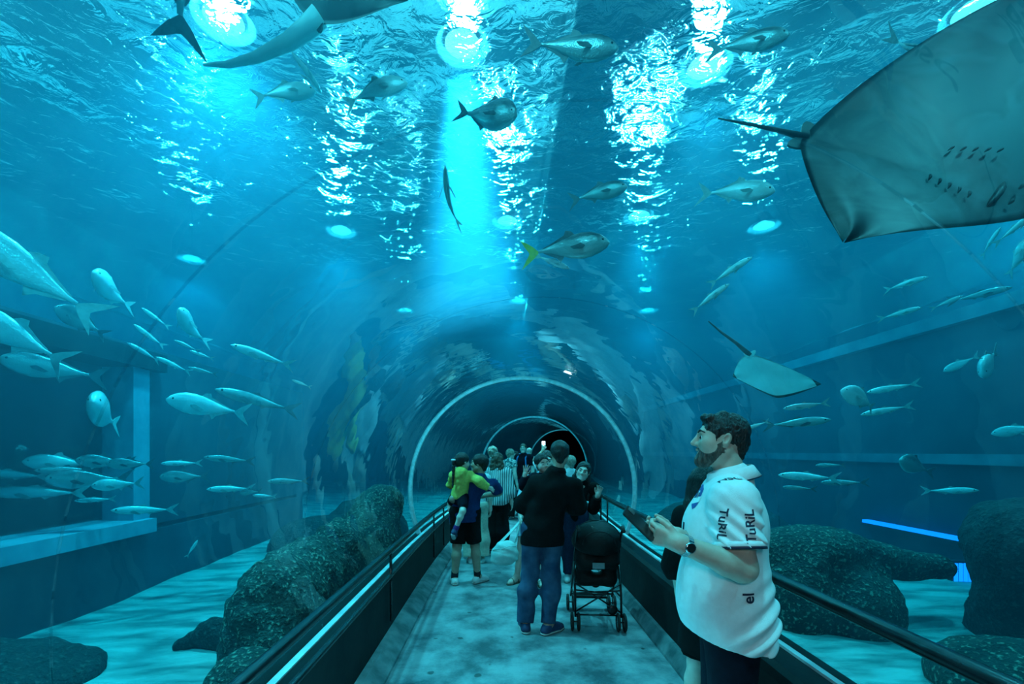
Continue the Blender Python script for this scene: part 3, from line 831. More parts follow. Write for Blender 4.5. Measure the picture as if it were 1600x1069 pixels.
M['beige_cloth'] = cloth('beige_cotton', (0.58, 0.52, 0.42))
M['white_cloth'] = cloth('white_cotton', (0.66, 0.72, 0.74))
M['grey_cloth'] = cloth('grey_cotton', (0.22, 0.26, 0.28))
M['blue_nylon'] = cloth('blue_nylon', (0.03, 0.20, 0.46), 0.5)
M['red_cloth'] = cloth('red_cloth', (0.5, 0.03, 0.03))
M['teal_bag'] = noise_mat('pale_teal_nylon', (0.30, 0.55, 0.55), (0.48, 0.72, 0.70), 0.45, 6, 4, bump=0.2, bscale=40)
M['shoe_white'] = plain('white_leather', (0.62, 0.66, 0.66), 0.5, 0.06)
M['shoe_dark'] = plain('dark_suede', (0.03, 0.035, 0.05), 0.8, 0.2)
M['shoe_navy'] = plain('navy_canvas', (0.02, 0.04, 0.11), 0.7, 0.2)
M['sole'] = plain('rubber_sole', (0.45, 0.48, 0.47), 0.7, 0.1)
M['sandal'] = plain('sandal_leather', (0.09, 0.07, 0.05), 0.6, 0.2)
M['steel'] = plain('steel', (0.6, 0.63, 0.64), 0.2, 0.05, metallic=1.0)
M['print'] = plain('navy_print', (0.012, 0.016, 0.045), 0.6, 0.05)
M['blue_print'] = plain('blue_print', (0.02, 0.06, 0.28), 0.6, 0.05)
M['white_print'] = plain('white_print', (0.8, 0.83, 0.85), 0.6, 0.03)
M['phone_dark'] = plain('phone_case', (0.015, 0.016, 0.018), 0.25, 0.1)
M['sock_purple'] = cloth('purple_sock', (0.10, 0.04, 0.20))
M['sock_dark'] = cloth('dark_sock', (0.02, 0.022, 0.03))
def stripe_mat():
    m, nt, out = nt_new('striped_cotton')
    b = N(nt, 'ShaderNodeBsdfPrincipled'); b.inputs['Roughness'].default_value = 0.85
    tc = N(nt, 'ShaderNodeTexCoord'); wv = N(nt, 'ShaderNodeTexWave'); wv.inputs['Scale'].default_value = 9.0; wv.inputs['Distortion'].default_value = 1.2
    cr = N(nt, 'ShaderNodeValToRGB')
    cr.color_ramp.elements[0].position = 0.35; cr.color_ramp.elements[0].color = (0.10, 0.16, 0.18, 1)
    cr.color_ramp.elements[1].position = 0.60; cr.color_ramp.elements[1].color = (0.62, 0.70, 0.70, 1)
    nt.links.new(tc.outputs['Object'], wv.inputs['Vector']); nt.links.new(wv.outputs['Fac'], cr.inputs[0]); nt.links.new(cr.outputs[0], b.inputs['Base Color']); nt.links.new(b.outputs[0], out.inputs[0])
    return m
M['striped'] = stripe_mat()
M['patterned'] = noise_mat('patterned_cotton', (0.05, 0.14, 0.16), (0.62, 0.68, 0.64), 0.85, 26, 3, lo=0.46, hi=0.54)

def folds(amp, f=28, seed=1, sz=1.0):
    return lambda X, Y, Z: amp * np.sin(2.2 * wob(X, Y, Z * sz, f, seed) + 3 * wob(X, Y, Z, f * 0.45, seed + 2))

def top(F_, e=0.016, sleeve=0.6, flare=0.012, hem=0.90, hem_n=(0, 0, -1), hem_r=None, k=0.05, collar=0.0):
    P = F_.torso(e)
    if hem_r is not None:
        P.append(ell(F_.mid(hem + 0.06) + np.array([0, hem_r[3] if len(hem_r) > 3 else 0, 0]), np.array(hem_r[:3]) * F_.s))
    P += F_.arm('L', e * 0.8 + 0.004, sleeve, flare) + F_.arm('R', e * 0.8 + 0.004, sleeve, flare)
    return P, [(F_.mid(hem), np.array(hem_n) / np.linalg.norm(hem_n))]

def bottoms(F_, e=0.014, frac=1.97, flare=0.01, waist=1.03):
    s = F_.s
    P = [ell(F_.mid(0.96), np.array([0.160 * F_.hip_w, 0.112, 0.13]) * F_.g * s + e)] + F_.leg('L', e, frac, flare) + F_.leg('R', e, frac, flare)
    return P, [(np.array([0, 0, waist * s]), np.array([0, 0, 1.0]))]

def add_shoes(root, F_, mat, sole, vox=0.008):
    for S in 'LR':
        P, heel, d = F_.shoe(S)
        sh = surfobj('shoe', surf(P, vox, 0.02, cuts=[((0, 0, 0.016), (0, 0, -1.0))]), mat, root)
        an, d, heel, ball, toe = F_.foot(S)
        z = lambda p, h: np.array([p[0], p[1], h])
        s = F_.s
        V = surf([cap(z(heel, 0.03), z(ball, 0.03), 0.047 * s, 0.050 * s), cap(z(ball, 0.03), z(toe, 0.03), 0.050 * s, 0.040 * s)], vox, 0.01, cuts=[((0, 0, 0.022), (0, 0, 1.0)), ((0, 0, 0.001), (0, 0, -1.0))])
        surfobj('sole', V, sole, sh)

def add_eyes(root, F_, pupils=True):
    C, R, s = F_.J['head'], F_.HR, F_.hs
    z, y = (-0.002, 0.0735) if F_.child else (0.006, 0.0755)
    for sx in (-1, 1):
        c = Vector(C + R @ np.array([sx * 0.032, y, z]) * s)
        mb = MB(); mb.lathe([(0.001, -0.0118 * s)] + [(0.0118 * s * math.cos(t), 0.0118 * s * math.sin(t)) for t in np.linspace(-1.4, 1.4, 9)] + [(0.001, 0.0118 * s)], 14, Matrix.Translation(c))
        e = mb.build('eye', M['eye_white'], root, True)
        if pupils:
            c2 = Vector(C + R @ np.array([sx * 0.032, y + 0.0075 * s, z]) * s)
            mb = MB(); mb.lathe([(0.001, -0.0078 * s)] + [(0.0078 * s * math.cos(t), 0.0078 * s * math.sin(t)) for t in np.linspace(-1.4, 1.4, 7)] + [(0.001, 0.0078 * s)], 12, Matrix.Translation(c2))
            mb.build('iris', M['eye_dark'], e, True)

def add_face_marks(root, F_, mat):
    C, R, s = F_.J['head'], F_.HR, F_.hs
    g = lambda x, y, z: C + R @ np.array([x, y, z]) * s
    for sx in (-1, 1):
        if F_.child: P = [cap(g(sx * 0.018, 0.087, 0.026), g(sx * 0.044, 0.074, 0.026), 0.0035 * s)]
        else: P = [cap(g(sx * 0.014, 0.093, 0.030), g(sx * 0.034, 0.090, 0.036), 0.0052 * s), cap(g(sx * 0.034, 0.090, 0.036), g(sx * 0.052, 0.072, 0.029), 0.0052 * s, 0.003 * s)]
        surfobj('eyebrow', surf(P, 0.0025 * max(s, 0.8), 0.004), mat, root)

def person(label, pos, heading, group=None):
    r = empty('person', pos, heading)
    tag(r, label, 'person', group)
    return r

def text_mesh(txt, size):
    cu = bpy.data.curves.new('tmp', 'FONT'); cu.body = txt; cu.size = size; cu.align_x = 'CENTER'; cu.align_y = 'CENTER'; cu.offset = size * 0.02
    ob = bpy.data.objects.new('tmp', cu); COL.objects.link(ob)
    dg = bpy.context.evaluated_depsgraph_get()
    me = bpy.data.meshes.new_from_object(ob.evaluated_get(dg))
    V = [v.co.copy() for v in me.vertices]; Fc = [tuple(p.vertices) for p in me.polygons]
    bpy.data.objects.remove(ob); bpy.data.meshes.remove(me); bpy.data.curves.remove(cu)
    return V, Fc

def decal(name, V, Fc, o, right, up, bvh, mat, parent, off=0.002, sx=1.0):
    """lay a flat print on a cloth surface: project along the print's own normal"""
    o, right, up = Vector(o), Vector(right).normalized(), Vector(up).normalized()
    nrm = right.cross(up).normalized()
    bm = bmesh.new()
    bv = [bm.verts.new(v) for v in V]
    for f in Fc:
        try: bm.faces.new([bv[i] for i in f])
        except ValueError: pass
    bmesh.ops.triangulate(bm, faces=bm.faces)
    long_ = [e for e in bm.edges if e.calc_length() > 0.02]
    if long_: bmesh.ops.subdivide_edges(bm, edges=long_, cuts=2)
    bmesh.ops.triangulate(bm, faces=bm.faces)
    for v in bm.verts:
        p = o + right * v.co.x * sx + up * v.co.y
        hit = bvh.ray_cast(p + nrm * 0.15, -nrm, 0.4)
        q = hit[0] if hit[0] is not None else bvh.find_nearest(p)[0]
        v.co = q + nrm * off
    me = bpy.data.meshes.new(name); bm.to_mesh(me); bm.free()
    me.materials.append(mat)
    ob = bpy.data.objects.new(name, me)
    return link(ob, parent)

# ---- the man in the white polo shirt, right foreground
def build_polo_man():
    A = math.radians(74)
    def lc(px, py, Y):
        v = rotz(-A) @ (np.array(at(px, py, Y)) - np.array([0.985, 1.98, 0.0])); return v / (1.865 / 1.75)
    r = person('person in white polo shirt with printed sleeves holding a phone', (0.985, 1.98, 0), A)
    f = Fig(1.865, girth=1.12, belly=0.018, chest=1.0, head_yaw=math.radians(-2), head_pitch=math.radians(4), head_s=0.99,
            elL=lc(1160, 888, 1.74), wrL=lc(1064, 850, 1.72), elR=(0.235, 0.05, 1.150), wrR=lc(1058, 838, 1.93), head=(0, 0.030, 1.640), neck=(0, -0.015, 1.462), shL=(-0.185, 0.015, 1.410), shR=(0.185, -0.005, 1.410))
    s = f.s; J = f.J
    hands = {'L': dict(d=(0.16, 0.95, 0.28), n=(0.9, -0.1, 0.30), side=(0.1, -0.2, 1), curl=0.75, curls=[1.0, 0.95, 0.85, 0.75], thumb=0.55, spread=0.05, s=1.03), 'R': dict(d=(-0.25, 0.9, 0.2), n=(-0.8, 0, 0.5), side=(0, -0.1, 1), curl=0.5, s=1.03)}
    hc = J['wrL'] + np.array([0.01, 0.09, 0.03])
    body = surfobj('body', surf(f.body(hands), 0.010, 0.03, fine=[(J['head'], 0.15, 0.0036), (hc, 0.12, 0.0036)]), M['skin_fair'], r)
    C, R, hs = J['head'], f.HR, f.hs
    g = lambda x, y, z: C + R @ np.array([x, y, z]) * hs
    # hair: short with a raised front
    P = [ell(g(0, -0.016, 0.038), np.array([0.0800, 0.101, 0.086]) * hs, R), cap(g(0, -0.068, -0.01), g(0, -0.064, -0.058), 0.050 * hs, 0.036 * hs),
         cap(g(-0.034, 0.052, 0.090), g(0.034, 0.052, 0.090), 0.022 * hs), cap(g(-0.03, 0.0, 0.108), g(0.03, 0.0, 0.108), 0.020 * hs), cap(g(-0.01, 0.070, 0.098), g(0.02, 0.072, 0.098), 0.016 * hs),
         minus(ell(g(0, 0.128, -0.010), np.array([0.082, 0.094, 0.084]) * hs, R, k=0.005)), minus(ell(g(0, 0.056, -0.086), np.array([0.096, 0.084, 0.092]) * hs, R, k=0.005)),
         minus(ell(g(0.090, -0.006, -0.014), np.array([0.026, 0.032, 0.046]) * hs, R, k=0.004)), minus(ell(g(-0.090, -0.006, -0.014), np.array([0.026, 0.032, 0.046]) * hs, R, k=0.004)),
         cap(g(-0.0735, 0.024, 0.03), g(-0.071, 0.026, -0.006), 0.006 * hs, 0.004 * hs, k=0.004), cap(g(0.0735, 0.024, 0.03), g(0.071, 0.026, -0.006), 0.006 * hs, 0.004 * hs, k=0.004)]
    surfobj('hair', surf(P, 0.0036, 0.012, noise=lambda X, Y, Z: 0.0016 * np.sin(3 * wob(X, Y, Z, 200, 3) + 2 * wob(X, Y, Z, 120, 1))), M['hair_black'], r)
    # beard and moustache: thin layer over jaw, chin and upper lip
    e = 0.0022
    Pb = [q for q in head_prims(C, R, hs, ear=False) if q['op'] == '+']
    for q in Pb:
        if q['t'] == 'c': q['ra'] += e; q['rb'] += e
        else: q['r'] = q['r'] + e
    Pb += [minus(ell(g(0, 0.060, 0.040), np.array([0.11, 0.10, 0.085]) * hs, R, k=0.002)), minus(ell(g(0, -0.090, 0.02), np.array([0.11, 0.085, 0.16]) * hs, R, k=0.002)),
           minus(ell(g(0.062, 0.070, -0.030), np.array([0.036, 0.050, 0.034]) * hs, R, k=0.002)), minus(ell(g(-0.062, 0.070, -0.030), np.array([0.036, 0.050, 0.034]) * hs, R, k=0.002)),
           minus(ell(g(0, 0.098, -0.057), np.array([0.023, 0.024, 0.0125]) * hs, R, k=0.002)), minus(cap(g(0, 0.10, -0.02), g(0, 0.12, -0.028), 0.018 * hs, k=0.002))]
    surfobj('beard', surf(Pb, 0.0036, 0.03, noise=lambda X, Y, Z: 0.0006 * wob(X, Y, Z, 300, 2)), M['beard'], r)
    add_eyes(r, f); add_face_marks(r, f, M['hair_black'])
    # polo shirt
    P, cuts = top(f, e=0.024, sleeve=0.70, flare=0.010, hem=0.848, hem_n=(0, 0.22, -1), hem_r=(0.205, 0.165, 0.20, -0.01), k=0.06)
    P += [ell(f.mid(1.00) + np.array([0, 0.03, 0]), np.array([0.195, 0.175, 0.24]) * s), ell(f.mid(1.27) + np.array([0, 0.045, 0]), np.array([0.155, 0.135, 0.14]) * s)]
    def fold(X, Y, Z):
        # diagonal pulls on the sleeve, horizontal bunching at the lower back
        low = np.clip((1.22 - Z) / 0.20, 0, 1) * np.clip((0.06 - Y) / 0.14, 0, 1)
        slv = np.clip((-0.15 - X) / 0.05, 0, 1) * np.clip((Z - 1.28) / 0.05, 0, 1)
        a = 0.0105 * low * np.sin(84 * (Z + 0.45 * Y) + 5.5 * wob(X, Y, Z, 7, 2))
        b = 0.0075 * slv * np.sin(105 * (Z - 0.75 * Y) + 5 * wob(X, Y, Z, 9, 4)) * np.clip(1.2 - np.abs(Z - 1.36) * 7, 0.15, 1)
        return (a + b + 0.0028 * wob(X, Y, Z, 26, 5)).astype(np.float32)
    V, Q = surf(P, 0.0052, 0.045, cuts=cuts, noise=fold)
    shirt = surfobj('polo_shirt', (V, Q), M['white_knit'], r)
    bvh = BVHTree.FromPolygons([Vector(v) for v in V], [tuple(map(int, q)) for q in Q])
    # collar: a folded band round the neck
    nb = Vector(J['neck']) + Vector((0, 0.004, 0.030))
    Mx = Matrix.Translation(nb) @ Matrix.Rotation(math.radians(-14), 4, 'X') @ Matrix.Diagonal((1.0, 1.06, 1, 1))
    mb = MB(); mb.lathe([(0.082, 0.036), (0.089, 0.030), (0.106, -0.016), (0.102, -0.018), (0.084, 0.022), (0.078, 0.034)], 40, Mx, cap=False)
    mb.build('collar', M['white_knit'], shirt, True)
    mb = MB(); mb.lathe([(0.1065, -0.0150), (0.1078, -0.0175), (0.1065, -0.0200), (0.1035, -0.0190)], 40, Mx, cap=False); mb.build('collar_piping', M['print'], shirt, True)
    # sleeve cuff
    sh, el = J['shL'], J['elL']
    for S in 'LR':
        sh, el = J['sh' + S], J['el' + S]; d = (el - sh) / np.linalg.norm(el - sh); q = lerp(sh, el, 0.70)
        rot = Vector((0, 0, 1)).rotation_difference(Vector(d)).to_matrix().to_4x4()
        Mx = Matrix.Translation(Vector(q)) @ rot
        rr = 0.056 * s * 1.07 + 0.024 * 0.8 + 0.004 + (0.044 - 0.056) * s * 0.7 + 0.010
        mb = MB(); mb.lathe([(rr - 0.004, -0.024), (rr + 0.0045, -0.022), (rr + 0.004, 0.003), (rr - 0.006, 0.004)], 36, Mx, cap=False); mb.build('cuff', M['white_knit'], shirt, True)
        mb = MB(); mb.lathe([(rr + 0.0050, -0.004), (rr + 0.0055, 0.001), (rr + 0.0045, 0.006), (rr - 0.004, 0.006)], 36, Mx, cap=False); mb.build('cuff_piping', M['print'], shirt, True)
    # prints: local -X faces the camera; on that side +Y (forward) runs to the viewer's left
    seen_right = Vector((0, -1, 0)); upv = Vector((0, 0, 1))
    def prt(txt, size, o, right, upd, mat=M['print'], name='sleeve_print', sx=1.0):
        TV, TF = text_mesh(txt, size)
        return decal(name, TV, TF, o, right, upd, bvh, mat, shirt, sx=sx)
    zc = 1.425
    prt('TuRiL', 0.050, (-0.30, -0.020, zc - 0.004), (0, 0, 1), (-0.10, 1, 0.0))                       # reads upward
    prt('TuRiL', 0.050, (-0.26, 0.062, zc - 0.004), (0, 0.05, -1), (-0.62, -0.8, 0))                # reads downward
    prt('NSC', 0.045, (-0.155, 0.03, 1.56), (0, -1, 0.10), (0.6, 0.1, 0.8), name='shoulder_print')
    prt('el', 0.105, (-0.10, 0.25, 1.345), (-0.45, -0.90, 0.0), (0, 0, 1), name='front_print')
    prt('el', 0.062, (-0.22, -0.035, 1.125), (0, 0, 1), (0, 1, 0), name='side_print')
    shield = [(-0.034, 0.036), (0, 0.042), (0.034, 0.036), (0.032, -0.010), (0.018, -0.034), (0, -0.046), (-0.018, -0.034), (-0.032, -0.010)]
    def poly(name, pts, mat, off):
        V2 = [Vector((x, y, 0)) for x, y in pts]
        return decal(name, V2, [tuple(range(len(V2)))], (-0.115, 0.20, 1.485), (-0.62, -0.78, 0), (-0.1, 0.1, 1), bvh, mat, shirt, off=off)
    bd = poly('crest', shield, M['blue_print'], 0.002)
    poly('crest_band', [(-0.034, -0.014), (0.034, 0.010), (0.034, -0.006), (0.031, -0.012), (-0.026, -0.032)], M['white_print'], 0.003).parent = bd
    TV, TF = text_mesh('CNF', 0.024)
    decal('crest_letters', TV, TF, (-0.115, 0.20, 1.478), (-0.62, -0.78, 0.30), (-0.1, 0.25, 1), bvh, M['print'], bd, off=0.004)
    # trousers, shoes
    P, cuts = bottoms(f, e=0.012, frac=1.97, flare=0.018, waist=0.96)
    surfobj('trousers', surf(P, 0.013, 0.05, cuts=cuts, noise=folds(0.004, 18)), M['dark_navy'], r)
    add_shoes(r, f, M['shoe_dark'], M['sole'], 0.009)
    # steel watch on the near wrist
    wr, el = J['wrL'], J['elL']; d = Vector(wr - el).normalized()
    q = Vector(lerp(el, wr, 0.93))
    Mx = Matrix.Translation(q) @ Vector((0, 0, 1)).rotation_difference(d).to_matrix().to_4x4()
    w = empty('wristwatch', (0, 0, 0)); w.parent = r
    nl = 22
    for i in range(nl):
        a = 2 * PI * i / nl
        L = Mx @ Matrix.Rotation(a, 4, 'Z') @ Matrix.Translation((0.0385, 0, 0))
        mb = MB(); mb.box(-0.0025, 0.0025, -0.0052, 0.0052, -0.010, 0.010, L); mb.build('band_link', M['steel'], w)
    L = Mx @ Matrix.Rotation(math.radians(200), 4, 'Z') @ Matrix.Translation((0.041, 0, 0)) @ Matrix.Rotation(PI / 2, 4, 'Y')
    mb = MB(); mb.lathe([(0.019, -0.006), (0.021, -0.002), (0.020, 0.005), (0.016, 0.006)], 24, L); mb.build('watch_case', M['steel'], w, True)
    mb = MB(); mb.lathe([(0.0165, 0.0061), (0.0165, 0.0068)], 24, L); mb.build('watch_dial', M['phone_dark'], w)
    return f, r
pman, proot = build_polo_man()

# phone in his hand
def build_phone():
    c = at(999, 818, 1.765)
    r = empty('phone', c)
    up = Vector((-0.70, 0.10, 0.70)).normalized(); wd = -Vector((0.36, 0.82, 0.40)); wd = (wd - up * wd.dot(up)).normalized(); nn = wd.cross(up)
    Mx = Matrix((wd, up, nn)).transposed().to_4x4()
    def slab(w, h, z0, z1, rad, n=6):
        pts = []
        for cxx, cyy, a0 in ((w - rad, h - rad, 0), (-w + rad, h - rad, PI / 2), (-w + rad, -h + rad, PI), (w - rad, -h + rad, 1.5 * PI)):
            for i in range(n + 1):
                a = a0 + i * PI / 2 / n
                pts.append((cxx + rad * math.cos(a), cyy + rad * math.sin(a)))
        m = len(pts)
        vs = [Mx @ Vector((x, y, z0)) for x, y in pts] + [Mx @ Vector((x, y, z1)) for x, y in pts]
        return vs, [tuple(range(m - 1, -1, -1)), tuple(range(m, 2 * m))] + [(i, (i + 1) % m, m + (i + 1) % m, m + i) for i in range(m)]
    mb = MB(); mb.add(*slab(0.037, 0.076, -0.0042, 0.0042, 0.010)); mb.build('case', M['phone_dark'], r)
    mb = MB(); mb.add(*slab(0.0345, 0.073, 0.0043, 0.0048, 0.008)); mb.build('screen', plain('phone_glass', (0.30, 0.42, 0.45), 0.08, 0.05), r)
    mb = MB(); mb.add(*[([v + Mx @ Vector((-0.018, 0.052, -0.0002)) for v in slab(0.013, 0.016, -0.0065, -0.0042, 0.005)[0]]), slab(0.013, 0.016, -0.0065, -0.0042, 0.005)[1]]); mb.build('camera_bump', M['steel'], r)
    tag(r, 'dark smartphone held up by the person in the white polo shirt', 'phone')
build_phone()
# ---- generic wardrobe for the visitors
def dress(r, f, skin, hair=None, hair_mat='hair_dark', hands=None, vox=0.011, fine=(), topk=None, botk=None, shoes=None, eyes=False, ear=True, brow=True, top_name='shirt', bot_name='trousers', hair_noise=0.003, tvox=None, feet=True, topm='grey_cloth', botm='black_cloth'):
    surfobj('body', surf(f.body(hands, ear=ear), vox, 0.03, fine=fine), M[skin], r)
    tv = tvox or vox
    t = None
    if topk is not None:
        nz = topk.pop('folds', 0.004)
        P, cuts = top(f, **topk)
        t = surfobj(top_name, surf(P, tv, 0.045, cuts=cuts, noise=folds(nz, 26, 2)), M[topm], r)
    if botk is not None:
        nz = botk.pop('folds', 0.004)
        P, cuts = bottoms(f, **botk)
        surfobj(bot_name, surf(P, tv, 0.045, cuts=cuts, noise=folds(nz, 24, 4)), M[botm], r)
    if hair is not None:
        surfobj('hair', surf(hair, min(vox, 0.009), 0.02, noise=lambda X, Y, Z: hair_noise * np.sin(3 * wob(X, Y, Z, 90, 3))), M[hair_mat], r)
    if shoes is not None:
        add_shoes(r, f, M[shoes[0]], M[shoes[1]], 0.010)
    if eyes: add_eyes(r, f)
    if brow and eyes: add_face_marks(r, f, M[hair_mat])
    return t

def long_hair(f, length=0.35, width=0.07, back=-0.075, front=False):
    C, R, s = f.J['head'], f.HR, f.hs
    g = lambda x, y, z: C + R @ np.array([x, y, z]) * s
    P = [ell(g(0, -0.018, 0.036), (np.array([0.075, 0.096, 0.082]) + 0.015) * s, R)]
    b = g(0, back, -0.02)
    for sx in (-1, -0.35, 0.35, 1):
        p0 = g(sx * 0.05, -0.06, 0.02); p1 = g(sx * width * 0.9, back * 0.9, -0.10); p2 = np.array([p1[0] + sx * 0.01, p1[1] - 0.012, p1[2] - length])
        P += [cap(p0, p1, 0.045 * s, 0.042 * s), cap(p1, p2, 0.042 * s, 0.022 * s)]
    P += [minus(ell(g(0, 0.110, -0.010), np.array([0.084, 0.090, 0.090]) * s, R, k=0.006)), minus(ell(g(0, 0.060, -0.10), np.array([0.072, 0.085, 0.090]) * s, R, k=0.006))]
    return P

def lift(pos, A, H, px, py, Y):
    """pixel + depth to the un-scaled joint space of a figure"""
    v = rotz(-A) @ (np.array(at(px, py, Y)) - np.array([pos[0], pos[1], pos[2] if len(pos) > 2 else 0.0]))
    return v / (H / 1.75)

# ---- the person in the black jacket, seen from behind
def build_jacket():
    pos, A, H = (0.375, 4.30, 0), math.radians(-8), 1.79
    L = lambda px, py, Y: lift(pos, A, H, px, py, Y)
    r = person('person in black jacket and blue jeans seen from behind carrying a toddler', pos, A)
    f = Fig(H, girth=1.08, lean=(0.24, 0.0), head_pitch=math.radians(-6), elL=(-0.185, 0.05, 1.155), wrL=(-0.07, 0.26, 1.20), elR=(0.335, 0.02, 1.150), wrR=(0.22, 0.26, 1.14),
            shL=(-0.065, -0.01, 1.345), shR=(0.285, -0.01, 1.345), neck=(0.125, -0.015, 1.445), kneeL=(-0.120, 0.02, 0.50), ankL=(-0.155, -0.03, 0.085), kneeR=(0.085, 0.03, 0.50), ankR=(0.060, -0.05, 0.085), toes=(0.25, -0.75), chest=1.0)
    t = dress(r, f, 'skin_tan', hair=f.hair('short'), hair_mat='hair_black', vox=0.011, topk=dict(e=0.026, sleeve=1.93, flare=0.014, hem=0.80, hem_r=(0.200, 0.15, 0.24), folds=0.007),
              botk=dict(e=0.010, frac=1.99, flare=0.022, folds=0.008), shoes=('shoe_navy', 'sole'), topm='black_cloth', botm='jeans', top_name='jacket', bot_name='jeans', tvox=0.009)
    nb = Vector(f.J['neck']) + Vector((0.01, 0.004, 0.012))
    mb = MB(); mb.lathe([(0.080, -0.02), (0.090, 0.01), (0.080, 0.045), (0.073, 0.046), (0.076, 0.01)], 30, Matrix.Translation(nb) @ Matrix.Rotation(math.radians(-10), 4, 'X'), cap=False)
    mb.build('collar', M['black_cloth'], t, True)
    return f
build_jacket()

# ---- toddler looking over the jacket's shoulder towards the camera
def build_toddler():
    pos, A, H = (0.33, 4.62, 0.80), math.radians(196), 0.80
    r = person('toddler with short dark hair waving over the shoulder of the black jacket', pos, A)
    L = lambda px, py, Y: lift(pos, A, H, px, py, Y)
    hc = L(847, 725, 4.45)
    f = Fig(H, girth=1.18, child=True, head_s=0.80, head_yaw=0.12, head_roll=0.14, head=hc, neck=hc + np.array([0, -0.02, -0.27]), shL=hc + np.array([-0.20, -0.02, -0.34]), shR=hc + np.array([0.20, -0.02, -0.34]),
            elR=L(819, 760, 4.46), wrR=L(820, 743, 4.42), elL=hc + np.array([-0.30, 0.05, -0.58]), wrL=hc + np.array([-0.2, 0.2, -0.7]),
            kneeL=(-0.16, 0.26, 0.80), kneeR=(0.16, 0.26, 0.80), ankL=(-0.17, 0.30, 0.42), ankR=(0.17, 0.30, 0.42), hipL=(-0.10, 0, 0.92), hipR=(0.10, 0, 0.92))
    wr = f.J['wrR']
    dress(r, f, 'skin_pale', hair=f.hair('short', 0.012), hair_mat='hair_black', vox=0.008, fine=[(f.J['head'], 0.11, 0.0042), (wr + np.array([0, 0, 0.06]), 0.07, 0.0042)], eyes=True,
          hands={'R': dict(d=(-0.15, 0.1, 1), n=(0.1, 1, 0), side=(-1, 0, 0), curl=0.12, spread=0.35, s=0.62, thumb=0.9), 'L': dict(n=(0, 0, 1), side=(0, 1, 0), curl=0.4, s=0.55)},
          topk=dict(e=0.014, sleeve=1.86, flare=0.006, hem=0.95, folds=0.003), botk=dict(e=0.010, frac=1.9, flare=0.004), topm='dark_navy', botm='light_denim', top_name='sweater', hair_noise=0.0015)
build_toddler()

# ---- the person in the navy tee carrying the girl in yellow
def build_tee():
    pos, A, H = (-0.48, 5.85, 0), math.radians(10), 1.70
    L = lambda px, py, Y: lift(pos, A, H, px, py, Y)
    r = person('person in navy tee and black shorts carrying the girl in yellow', pos, A)
    f = Fig(H, girth=1.08, head_yaw=math.radians(62), head_pitch=0.05, lean=(0.25, 0.0), head=L(749, 725, 5.85), neck=L(751, 747, 5.85), shL=L(726, 757, 5.83), shR=L(771, 757, 5.88),
            elL=L(708, 780, 5.72), wrL=L(712, 781, 6.0), elR=L(779, 770, 6.1), wrR=L(755, 775, 6.3), kneeL=(-0.105, 0.0, 0.50), ankL=(-0.140, -0.02, 0.085), kneeR=(0.135, 0.02, 0.50), ankR=(0.165, -0.01, 0.085), toes=(0.1, -1.0), hip_w=1.05)
    dress(r, f, 'skin_tan', hair=f.hair('short'), hair_mat='hair_black', vox=0.011, eyes=True, fine=[(f.J['head'], 0.14, 0.006), (f.J['wrL'], 0.1, 0.007)],
          hands={'L': dict(d=(0.5, 0.6, 0.1), n=(0.2, 0, 1), side=(-0.5, 0.6, 0), curl=0.4)},
          topk=dict(e=0.018, sleeve=0.72, flare=0.016, hem=0.82, hem_r=(0.19, 0.14, 0.2), folds=0.005), botk=dict(e=0.016, frac=0.92, flare=0.020, folds=0.005), shoes=('shoe_white', 'sole'), topm='navy_cloth', botm='black_cloth', top_name='tee', bot_name='shorts')
    for S in 'LR':
        kn, an = f.J['knee' + S], f.J['ank' + S]
        surfobj('sock', surf([cap(lerp(kn, an, 0.72), an, 0.046, 0.046, cut=[(lerp(kn, an, 0.76), (kn - an) / np.linalg.norm(kn - an))])], 0.008, 0.01), M['sock_dark'], r)
build_tee()

